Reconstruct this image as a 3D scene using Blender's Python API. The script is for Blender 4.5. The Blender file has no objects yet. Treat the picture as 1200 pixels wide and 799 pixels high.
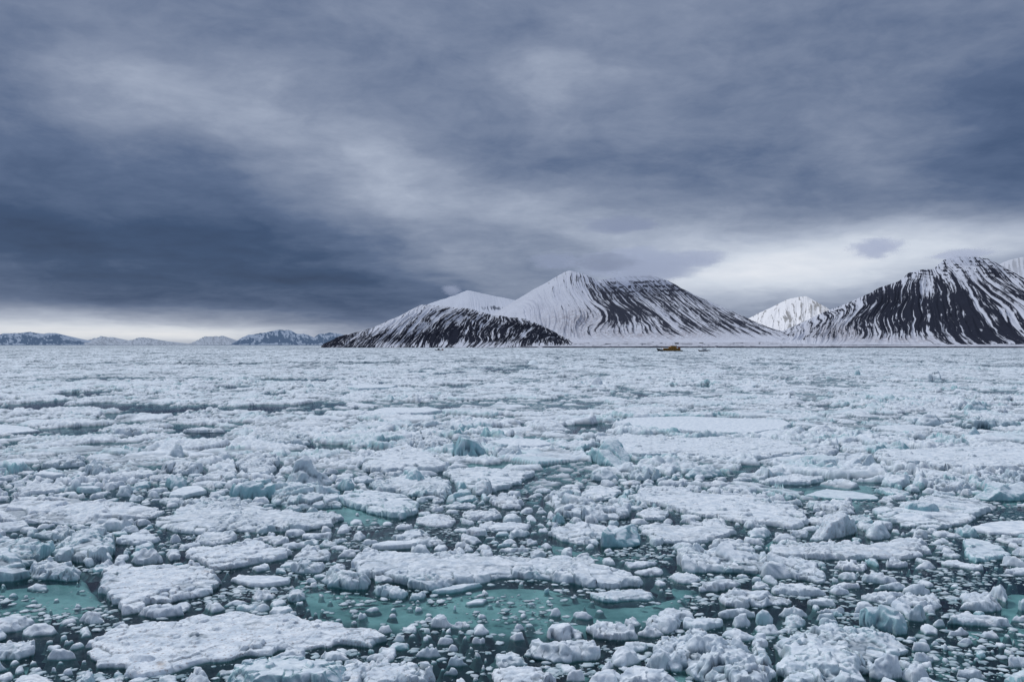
import bpy, math, random
import numpy as np
random.seed(7)
R = math.radians
F = 1000.0; HY = 403.5; CH = 10.0            # focal length in photo pixels, horizon row, eye height in metres
C = bpy.context.scene.collection

# ------------------------------------------------------------------ noise
def _h(ix, iy, k):
    a = ix.astype(np.int64).astype(np.uint32) * np.uint32(374761393) + iy.astype(np.int64).astype(np.uint32) * np.uint32(668265263) + np.uint32((k * 2246822519 + 97531) & 0xffffffff)
    a ^= a >> np.uint32(13); a *= np.uint32(1274126177); a ^= a >> np.uint32(16); a *= np.uint32(2654435769); a ^= a >> np.uint32(15)
    return (a.astype(np.float32)) * np.float32(1.0 / 4294967296.0)
def vn(x, y, k=0):
    x = np.asarray(x, np.float32); y = np.asarray(y, np.float32)
    ix = np.floor(x); iy = np.floor(y); fx = x - ix; fy = y - iy
    fx = fx * fx * (3 - 2 * fx); fy = fy * fy * (3 - 2 * fy)
    a = _h(ix, iy, k); b = _h(ix + 1, iy, k); c = _h(ix, iy + 1, k); d = _h(ix + 1, iy + 1, k)
    return ((a + (b - a) * fx) * (1 - fy) + (c + (d - c) * fx) * fy) * 2 - 1
def fbm(x, y, k=0, o=4, g=.5):
    s = 0; a = 1; t = 0
    for i in range(o):
        s = s + a * vn(x * 2**i + 17.3 * i, y * 2**i - 9.1 * i, k + i); t += a; a *= g
    return s / t
def sm(a, b, x):
    t = np.clip((x - a) / (b - a), 0, 1); return t * t * (3 - 2 * t)

def blocks(x, y, s, k, H, prob, tilt=.2, steep=2.2, r0=.42, r1=.62):
    """union of angular tilted ice blocks on a jittered lattice of pitch s; returns height (-1 where there is none) and an id value"""
    x = x / s; y = y / s
    ix = np.floor(x); iy = np.floor(y)
    best = np.full(x.shape, -9.0, np.float32); bid = np.zeros(x.shape, np.float32)
    for dj in (-1, 0, 1):
        for di in (-1, 0, 1):
            cx = ix + di; cy = iy + dj
            jx = _h(cx, cy, k) ; jy = _h(cx, cy, k + 1)
            px = cx + .1 + .8 * jx; py = cy + .1 + .8 * jy
            p = prob(px * s, py * s) if callable(prob) else prob
            e = _h(cx, cy, k + 2)
            dx = x - px; dy = y - py
            rr = r0 + (r1 - r0) * _h(cx, cy, k + 3)
            rot = _h(cx, cy, k + 4) * 6.283
            m = np.full(x.shape, -9.0, np.float32)
            for q in range(5):
                a = rot + q * 1.2566 + (_h(cx, cy, k + 20 + q) - .5) * .7
                rq = rr * (.75 + .5 * _h(cx, cy, k + 30 + q))
                m = np.maximum(m, (np.cos(a) * dx + np.sin(a) * dy) / rq)
            hh = _h(cx, cy, k + 5)
            top = H * (.25 + 1.1 * hh * hh) + s * tilt * ((_h(cx, cy, k + 6) - .5) * dx + (_h(cx, cy, k + 7) - .5) * dy) * 2
            side = (1 - m) * rr * s * steep
            z = np.minimum(top, side) ; z = z - .12 * H * np.clip(m, 0, 1) ** 3
            z = np.where(e < p, z, -9)
            w = z > best
            best = np.where(w, z, best); bid = np.where(w, _h(cx, cy, k + 8), bid)
    return best, bid

# ------------------------------------------------------------------ nodes and materials
def nt(m):
    m.use_nodes = True; t = m.node_tree; t.nodes.clear(); return t
class N:
    def __init__(s, t): s.t = t
    def n(s, ty, ins=None, **kw):
        o = s.t.nodes.new(ty)
        for a, b in kw.items(): setattr(o, a, b)
        for a, b in (ins or {}).items():
            i = o.inputs[a]
            if isinstance(b, bpy.types.NodeSocket): s.t.links.new(b, i)
            else: i.default_value = b
        return o
    def m(s, op, a, b=0.0, c=0.0, clamp=False):
        o = s.t.nodes.new('ShaderNodeMath'); o.operation = op; o.use_clamp = clamp
        for i, v in enumerate((a, b, c)):
            if isinstance(v, bpy.types.NodeSocket): s.t.links.new(v, o.inputs[i])
            else: o.inputs[i].default_value = v
        return o.outputs[0]
    def mix(s, f, a, b, mode='MIX'):
        o = s.t.nodes.new('ShaderNodeMix'); o.data_type = 'RGBA'; o.blend_type = mode
        for i, v in ((0, f), (6, a), (7, b)):
            if isinstance(v, bpy.types.NodeSocket): s.t.links.new(v, o.inputs[i])
            else: o.inputs[i].default_value = v if i == 0 else (*v, 1)[:4]
        return o.outputs[2]
    def ramp(s, f, stops, interp='LINEAR'):
        o = s.t.nodes.new('ShaderNodeValToRGB'); o.color_ramp.interpolation = interp
        e = o.color_ramp.elements
        while len(e) < len(stops): e.new(.5)
        for i, (p, c) in enumerate(stops): e[i].position = p; e[i].color = (*c, 1)
        s.t.links.new(f, o.inputs[0]); return o.outputs[0]
    def sstep(s, a, b, x):
        o = s.t.nodes.new('ShaderNodeMapRange'); o.interpolation_type = 'SMOOTHSTEP'
        s.t.links.new(x, o.inputs[0]); o.inputs[1].default_value = a; o.inputs[2].default_value = b
        return o.outputs[0]
    def noise(s, vec, scale, detail=4, rough=.55, out=0):
        o = s.t.nodes.new('ShaderNodeTexNoise'); o.inputs['Scale'].default_value = scale
        o.inputs['Detail'].default_value = detail; o.inputs['Roughness'].default_value = rough
        if vec is not None: s.t.links.new(vec, o.inputs['Vector'])
        return o.outputs[out]
def lin(r, g, b):
    f = lambda c: (c / 255 / 12.92) if c <= 10 else ((c / 255 + .055) / 1.055) ** 2.4
    return (f(r), f(g), f(b))

def ice_material():
    m = bpy.data.materials.new('sea_ice'); g = N(nt(m))
    geo = g.n('ShaderNodeNewGeometry'); pos = geo.outputs['Position']
    sep = g.n('ShaderNodeSeparateXYZ', {0: pos}); z = sep.outputs[2]
    nz = g.n('ShaderNodeSeparateXYZ', {0: geo.outputs['True Normal']}).outputs[2]
    teal = g.n('ShaderNodeAttribute', attribute_name='teal').outputs['Fac']
    dirt = g.n('ShaderNodeAttribute', attribute_name='dirt').outputs['Fac']
    glow = g.n('ShaderNodeAttribute', attribute_name='glow').outputs['Fac']
    cav = g.n('ShaderNodeAttribute', attribute_name='slush_shade').outputs['Fac']
    n1 = g.noise(pos, .35, 4); n2 = g.noise(pos, 2.2, 5, .65); n3 = g.noise(pos, 9, 4, .65)
    steep = g.sstep(.9, .35, nz)
    # bare ice shows on broken faces, snow on the tops
    tf = g.m('MULTIPLY', g.m('ADD', teal, g.m('MULTIPLY', g.sstep(.5, .72, n1), .5)), g.m('ADD', g.m('MULTIPLY', steep, .95), g.m('MULTIPLY', teal, .2)), clamp=True)
    tf = g.m('MULTIPLY', tf, g.m('ADD', g.sstep(.25, .6, n2), .35), clamp=True)
    snow = g.mix(g.sstep(.3, .7, n2), (.54, .63, .73), (.85, .91, .97))
    col = g.mix(tf, snow, (.30, .53, .59))
    grey = g.m('MULTIPLY', g.sstep(.52, .7, n3), g.m('ADD', g.m('MULTIPLY', dirt, .75), .14), clamp=True)
    col = g.mix(grey, col, (.33, .31, .33))
    stain = g.m('MULTIPLY', g.sstep(.66, .8, g.noise(pos, .8, 3)), g.m('ADD', g.m('MULTIPLY', dirt, .55), .10), clamp=True)
    col = g.mix(stain, col, (.36, .27, .2))
    col = g.mix(cav, col, (.07, .12, .165))  # grey slush, and crevice shade painted into the ice colour
    wet = g.sstep(.11, .0, g.m('ADD', z, g.m('MULTIPLY', n2, .06)))
    col = g.mix(g.m('MULTIPLY', wet, .75), col, (.11, .25, .28))
    # colour lost with depth under the surface
    dep = g.m('MULTIPLY', z, -1.0)
    uw = g.ramp(g.m('MULTIPLY', dep, .42), [(0, (.24, .45, .45)), (.14, (.17, .39, .41)), (.34, (.05, .19, .23)), (.62, (.014, .07, .10)), (1, (.004, .014, .028))])
    uw = g.mix(g.m('ADD', g.m('MULTIPLY', g.sstep(.35, .7, n2), .22), g.m('MULTIPLY', g.sstep(.40, .62, n1), .5)), uw, (.02, .11, .12))
    uw = g.mix(glow, g.mix(g.sstep(-.02, -.3, z), (.04, .12, .13), (.006, .022, .032)), g.mix(1., uw, (1.5, 1.0, 1.0), 'MULTIPLY'))
    col = g.mix(g.sstep(-.01, -.05, z), col, uw)
    bump = g.n('ShaderNodeBump', {'Strength': .38, 'Distance': .04, 'Height': g.m('ADD', g.m('MULTIPLY', g.noise(pos, 5, 5, .7), 1.3), g.m('MULTIPLY', n3, .5))})
    b = g.n('ShaderNodeBsdfPrincipled', {'Base Color': col, 'Roughness': g.m('SUBTRACT', .85, g.m('MULTIPLY', tf, .4)), 'Normal': bump.outputs[0], 'Specular IOR Level': .3})
    o = g.n('ShaderNodeOutputMaterial', {0: b.outputs[0]})
    return m
def water_material():
    m = bpy.data.materials.new('sea_water'); g = N(nt(m))
    pos = g.n('ShaderNodeNewGeometry').outputs['Position']
    h = g.m('ADD', g.noise(pos, 1.6, 3), g.m('MULTIPLY', g.noise(pos, 7, 2), .2))
    bump = g.n('ShaderNodeBump', {'Strength': .45, 'Distance': .06, 'Height': h})
    gl = g.n('ShaderNodeBsdfGlossy', {'Roughness': .08, 'Color': (.8, .86, .95, 1), 'Normal': bump.outputs[0]})
    tr = g.n('ShaderNodeBsdfTransparent', {'Color': (.72, .92, .92, 1)})
    fr = g.n('ShaderNodeFresnel', {'IOR': 1.33, 'Normal': bump.outputs[0]})
    mx = g.n('ShaderNodeMixShader', {0: g.m('MULTIPLY', fr.outputs[0], .75), 1: tr.outputs[0], 2: gl.outputs[0]})
    g.n('ShaderNodeOutputMaterial', {0: mx.outputs[0]})
    return m
def plain(name, col, rough=.7, var=.15, scale=3., metal=0):
    m = bpy.data.materials.new(name); g = N(nt(m))
    pos = g.n('ShaderNodeTexCoord').outputs['Object']
    c = g.mix(g.noise(pos, scale, 4), tuple(v * (1 - var) for v in col), tuple(v * (1 + var) for v in col))
    b = g.n('ShaderNodeBsdfPrincipled', {'Base Color': c, 'Roughness': rough, 'Metallic': metal})
    g.n('ShaderNodeOutputMaterial', {0: b.outputs[0]}); return m
def mountain_material(name, snow, rock, haze=0., hazec=(.3, .36, .48), sc=.02):
    m = bpy.data.materials.new(name); g = N(nt(m))
    pos = g.n('ShaderNodeNewGeometry').outputs['Position']
    rk = g.n('ShaderNodeAttribute', attribute_name='rock').outputs['Fac']
    br = g.n('ShaderNodeAttribute', attribute_name='scree').outputs['Fac']
    n = g.noise(pos, sc, 6, .7)
    f = g.sstep(.32, .68, g.m('ADD', rk, g.m('MULTIPLY', g.m('SUBTRACT', n, .5), .6)))
    rc = g.mix(g.noise(pos, sc * 1.5, 4), rock, tuple(v * 2.0 for v in rock))
    sn = g.mix(g.m('MULTIPLY', g.noise(pos, sc * .7, 5, .7), .6), snow, tuple(v * .62 for v in snow))
    sn = g.mix(g.m('MULTIPLY', br, g.sstep(.4, .62, g.noise(pos, sc * 3, 5, .7))), sn, (.22, .19, .2))
    c = g.mix(f, sn, rc)
    d = g.n('ShaderNodeBsdfDiffuse', {'Color': c})
    if haze > 0:                                  # aerial haze painted into the slope material as emission
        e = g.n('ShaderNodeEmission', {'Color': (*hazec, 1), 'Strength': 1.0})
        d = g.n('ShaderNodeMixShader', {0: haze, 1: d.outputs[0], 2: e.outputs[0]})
    g.n('ShaderNodeOutputMaterial', {0: d.outputs[0]}); return m

ICE = ice_material(); WATER = water_material()

# ------------------------------------------------------------------ objects
def mesh_from(name, V, Q, mat, attrs=None, smooth=True):
    V = np.asarray(V, np.float32); Q = np.asarray(Q, np.int32)
    me = bpy.data.meshes.new(name)
    k = Q.shape[1]
    me.vertices.add(len(V)); me.vertices.foreach_set('co', V.ravel())
    me.loops.add(Q.size); me.loops.foreach_set('vertex_index', Q.ravel())
    me.polygons.add(len(Q)); me.polygons.foreach_set('loop_start', np.arange(0, Q.size, k, dtype=np.int32))
    me.polygons.foreach_set('loop_total', np.full(len(Q), k, np.int32))
    me.update(calc_edges=True)
    me.polygons.foreach_set('use_smooth', np.full(len(Q), smooth, bool))
    for a, v in (attrs or {}).items():
        at = me.attributes.new(a, 'FLOAT', 'POINT'); at.data.foreach_set('value', np.asarray(v, np.float32))
    me.materials.append(mat)
    return me
def link(name, me, parent=None, loc=(0, 0, 0)):
    o = bpy.data.objects.new(name, me); C.objects.link(o); o.location = loc
    if parent: o.parent = parent
    return o
def tag(o, label, cat, group=None, kind=None):
    if label: o['label'] = label
    if cat: o['category'] = cat
    if group: o['group'] = group
    if kind: o['kind'] = kind
    return o

def ground(px, py):
    D = CH * F / (py - HY); return ((px - 600) / F * D, D)
def to_px(x, y, z=0):
    return 600 + F * x / y, HY + F * (CH - z) / y

def sdf(X, Y, P):
    """signed distance (inside positive) of a grid to a polygon"""
    d2 = np.full(X.shape, 1e12, np.float32); ins = np.zeros(X.shape, bool)
    n = len(P)
    for i in range(n):
        ax, ay = P[i]; bx, by = P[(i + 1) % n]
        ex, ey = bx - ax, by - ay; L = ex * ex + ey * ey + 1e-12
        t = np.clip(((X - ax) * ex + (Y - ay) * ey) / L, 0, 1)
        d2 = np.minimum(d2, (X - ax - t * ex)**2 + (Y - ay - t * ey)**2)
        if ay != by:
            c = ((ay > Y) != (by > Y)) & (X < (bx - ax) * (Y - ay) / (by - ay) + ax)
            ins ^= c
    d = np.sqrt(d2); return np.where(ins, d, -d)

def cells(x, y, s, k):
    """nearest jittered lattice point of each vertex: its position and a random value, for fractures"""
    x = x / s; y = y / s; ix = np.floor(x); iy = np.floor(y)
    bd = np.full(x.shape, 9., np.float32); bx = x * 0; by = x * 0; bv = x * 0; b2 = bd.copy()
    for dj in (-1, 0, 1):
        for di in (-1, 0, 1):
            px = ix + di + .05 + .9 * _h(ix + di, iy + dj, k); py = iy + dj + .05 + .9 * _h(ix + di, iy + dj, k + 1)
            d = (x - px)**2 + (y - py)**2; w = d < bd
            b2 = np.where(w, bd, np.minimum(b2, d))
            bd = np.where(w, d, bd); bx = np.where(w, px, bx); by = np.where(w, py, by); bv = np.where(w, _h(ix + di, iy + dj, k + 2), bv)
    return bx * s, by * s, bv, np.sqrt(b2) - np.sqrt(bd)
def blur(A, r):
    for ax in (0, 1):
        c = np.cumsum(np.pad(A, [(r + 1, r) if k == ax else (0, 0) for k in (0, 1)], 'edge'), axis=ax, dtype=np.float64)
        A = ((c[2 * r + 1:] - c[:-2 * r - 1]) if ax == 0 else (c[:, 2 * r + 1:] - c[:, :-2 * r - 1])) / (2 * r + 1)
    return A.astype(np.float32)
def piece(P, h, style, cell, seed, teal=0., dirt=0., ledge=.5, ldep=.8, glow=.15):
    """height-modelled floating ice: returns V (local to the footprint's middle), quads, attributes, middle"""
    P = np.array(P, np.float32); mid = P.mean(0)
    lo = P.min(0) - ledge - .1; hi = P.max(0) + ledge + .1
    size = float((P.max(0) - P.min(0)).max())
    nx = int((hi[0] - lo[0]) / cell) + 2; ny = int((hi[1] - lo[1]) / cell) + 2
    X, Y = np.meshgrid(np.linspace(lo[0], hi[0], nx), np.linspace(lo[1], hi[1], ny))
    X = X.astype(np.float32); Y = Y.astype(np.float32)
    so = (seed * 13.7) % 500
    a = min(.32, size * .055)
    fq = 1 / max(.35, min(1.4, size * .3))
    wx = a * fbm(X * fq + so, Y * fq, seed, 3, .6); wy = a * fbm(X * fq - so, Y * fq + 40, seed + 5, 3, .6)
    if style in ('smooth', 'sub'): d = sdf(X + wx, Y + wy, P) + (.5 if style == 'sub' else 0); bv = X * 0 + .5; cr = X * 0 + 1
    else:
        cs = max(.22 * size if size < 1.4 else .3, min(.85, size * .1))
        bx, by, bv, cr = cells(X + wx, Y + wy, cs, seed + 200)
        q_ = .46 if size > 1.4 else .4
        d = sdf((X + wx) * (1 - q_) + bx * q_, (Y + wy) * (1 - q_) + by * q_, P)
        d = blur(d, max(1, int(.05 / cell)))
    dm = max(float(d.max()), 1e-3); dn = np.clip(d / dm, 0, 1)
    rim = min(.07 + .16 * h, dm * .6)
    sl = np.zeros(X.shape, np.float32)
    fine = .018 * vn(X / .17, Y / .17, seed + 1) + .012 * vn(X / .08, Y / .08, seed + 2)
    lump = np.abs(fbm(X / .5 + so, Y / .5, seed + 3, 4, .6))
    calm = .22 + .78 * sm(-.25, .35, fbm(X / 1.7 + so, Y / 1.7 + 9, seed + 80, 2))
    fine = fine * calm; lump = lump * calm
    if style == 'flat':
        b, _ = blocks(X, Y, .55, seed, .13, lambda px, py: .03 + .16 * (vn(px / 2.2, py / 2.2, seed + 9) > .25), .12)
        b2, _ = blocks(X, Y, .24, seed + 2, .07, lambda px, py: .05 + .25 * (vn(px / 1.5, py / 1.5, seed + 4) > .2), .12)
        T = h * (.86 + .2 * fbm(X / 2.6, Y / 2.6, seed, 3)) + .5 * fine + .10 * lump * (.4 + .6 * (vn(X / 1.6, Y / 1.6, seed + 7) > 0)) + np.clip(b, 0, 1) + np.clip(b2, 0, 1)
        sl = sm(.25, .6, fbm(X / 1.3 + 9, Y / .8, seed + 11, 4, .6)) * .55 * min(1, .25 + dirt * 1.3)
    elif style == 'smooth':
        T = h * (.9 + .12 * fbm(X / 3.5, Y / 3.5, seed, 3)) + .4 * fine
    elif style == 'rubble':
        b, _ = blocks(X, Y, max(.7, min(1.7, size * .22)), seed, .48 * h, .85, .24, 1.7, .5, .75)
        b2, _ = blocks(X, Y, .5, seed + 50, .22 * h, .6, .28, 1.5, .45, .7)
        b3, _ = blocks(X, Y, .22, seed + 90, .08 * h + .03, .6, .3, 1.5)
        dome = .32 + .42 * np.sqrt(np.clip(dn * 1.3, 0, 1)) + .22 * fbm(X / 1.8, Y / 1.8, seed, 3)
        T = h * dome * .75 + np.maximum(np.clip(b, 0, 9), .75 * np.clip(b, 0, 9) + np.clip(b2, 0, 9) * calm) + np.clip(b3, 0, 9) * calm + fine
        sl = sm(.1, -.05, b) * sm(.08, -.02, b2) * .5
    elif style == 'lumpy':
        b, _ = blocks(X, Y, .45, seed, .2 * h, .55, .3, 2.2)
        b2, _ = blocks(X, Y, .2, seed + 20, .1 * h + .02, .6, .3, 2.0)
        T = h * (.6 + .25 * dn**.5 + .26 * fbm(X / 1.5, Y / 1.5, seed, 3)) + .16 * lump + np.clip(b, 0, 1) * calm + np.clip(b2, 0, 1) * calm + fine
        sl = sm(.03, -.1, b) * .18
    elif style == 'block':
        rs = np.random.RandomState(seed); T = np.full(X.shape, 9., np.float32)
        for q in range(5):
            an = rs.uniform(0, 6.283); tl = rs.uniform(.05, .3) if q < 2 else rs.uniform(.5, 1.3)
            T = np.minimum(T, h * (1 + (0 if q < 2 else .25)) - tl * (np.cos(an) * (X - mid[0]) + np.sin(an) * (Y - mid[1])) * h / max(dm, .3) * .8)
        bb, _ = blocks(X, Y, max(.4, size * .28), seed + 3, .22 * h, .9, .4, 1.5, .5, .8); T = T * .9 + np.clip(bb, 0, 9) + .6 * fine + .07 * lump; rim = min(.05 + .22 * h, dm * .5); T = np.maximum(T, .12 * h) + .10 * h * fbm(X / .7, Y / .7, seed + 8, 3)
    elif style == 'peak':
        b, _ = blocks(X, Y, max(.5, size * .25), seed, .35 * h, .8, .5, 2.6)
        ph = np.arctan2(Y - mid[1], X - mid[0])
        T = h * (.12 + .88 * dn**.9) * (1 + .12 * np.sin(ph * 3 + seed)) + .4 * np.clip(b, 0, 9) + fine + .08 * lump
    elif style == 'round':
        T = h * (.2 + .8 * np.sqrt(np.clip(1 - (1 - dn)**2.4, 0, 1))) * (1 + .15 * fbm(X / (size * .4), Y / (size * .4), seed, 3)) + .7 * fine + .22 * h * lump
        rim = dm * .8
    elif style == 'sub':
        T = -.10 - .16 * (1 - dn)**1.5 + .10 * fbm(X / 2.8, Y / 2.2, seed, 4, .6) + .03 * lump
    if style in ('rubble', 'lumpy', 'peak', 'flat'):
        rv = .5 + .5 * fbm(X / 1.1 + 7, Y / 1.1 - so, seed + 44, 2)
        rim = rim * ((.6 + 2.6 * rv * rv) if style != 'flat' else (.7 + 1.2 * rv * rv))
        T = T * (.82 + .36 * (.5 + .5 * vn(X / (size * .45) + so, Y / (size * .45), seed + 46))) if style != 'flat' else T
    if style in ('rubble', 'lumpy', 'flat'):
        nr = sm(1.1, .0, d / min(1.4, dm * .7 + .1))
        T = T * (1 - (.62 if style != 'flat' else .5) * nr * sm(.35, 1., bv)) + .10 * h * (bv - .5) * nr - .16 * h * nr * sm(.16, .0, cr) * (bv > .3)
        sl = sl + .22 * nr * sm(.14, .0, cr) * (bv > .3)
    base = (-.3 if size > 1.6 else -.1) if style != 'sub' else -1.5
    if style == 'sub': rim = min(dm * .5, 1.1)
    e = np.clip(d / rim, 0, 1); e = (np.sqrt(1 - (1 - e)**2) * .6 + .4 * e) if style != 'sub' else sm(0, 1, e)
    Z = base + (T - base) * e
    if style != 'sub': Z = np.where(d > 0, Z, base - ldep * np.clip(-d / ledge, 0, 1)**.9 * (1 + .4 * vn(X / .6, Y / .6, seed + 30)))
    else: Z = np.where(d > 0, Z, base)
    gy, gx = np.gradient(d, float(Y[1, 0] - Y[0, 0]), float(X[0, 1] - X[0, 0]))
    gl = np.sqrt(gx * gx + gy * gy) + 1e-6
    if style != 'sub':
        u = min(.16, .35 * h, dm * .3) * sm(.15 * h + .04, -.1, Z) * np.exp(-np.clip(-d, 0, 9) / .25) * (.7 + .6 * vn(X / .9, Y / .9, seed + 60))
        X = X + gx / gl * u; Y = Y + gy / gl * u
        j = sm(-.1, .1, Z) * min(.05, .1 * h + .012)
        X = X + j * vn(X / .14, Y / .14 + Z * 7, seed + 70); Y = Y + j * vn(X / .14 + Z * 7, Y / .14, seed + 71)
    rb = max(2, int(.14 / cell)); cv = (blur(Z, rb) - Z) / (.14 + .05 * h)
    sl = np.clip(sl + np.where(Z > 0, np.clip(cv * 1.9, -.12, .9), 0), 0, 1)  # paints shade into hollows lying below their surroundings
    keep = d > -ledge
    idx = np.full(keep.shape, -1, np.int32)
    f = keep[:-1, :-1] | keep[1:, :-1] | keep[:-1, 1:] | keep[1:, 1:]
    used = np.zeros(keep.shape, bool)
    used[:-1, :-1] |= f; used[1:, :-1] |= f; used[:-1, 1:] |= f; used[1:, 1:] |= f
    idx[used] = np.arange(used.sum())
    Q = np.stack([idx[:-1, :-1][f], idx[:-1, 1:][f], idx[1:, 1:][f], idx[1:, :-1][f]], 1)
    V = np.stack([X[used] - mid[0], Y[used] - mid[1], Z[used]], 1)
    tl = np.full(len(V), teal, np.float32)
    return V, Q, {'teal': tl, 'dirt': np.full(len(V), dirt, np.float32), 'slush_shade': sl[used], 'glow': np.full(len(V), glow if style != 'sub' else 1., np.float32)}, mid

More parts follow.
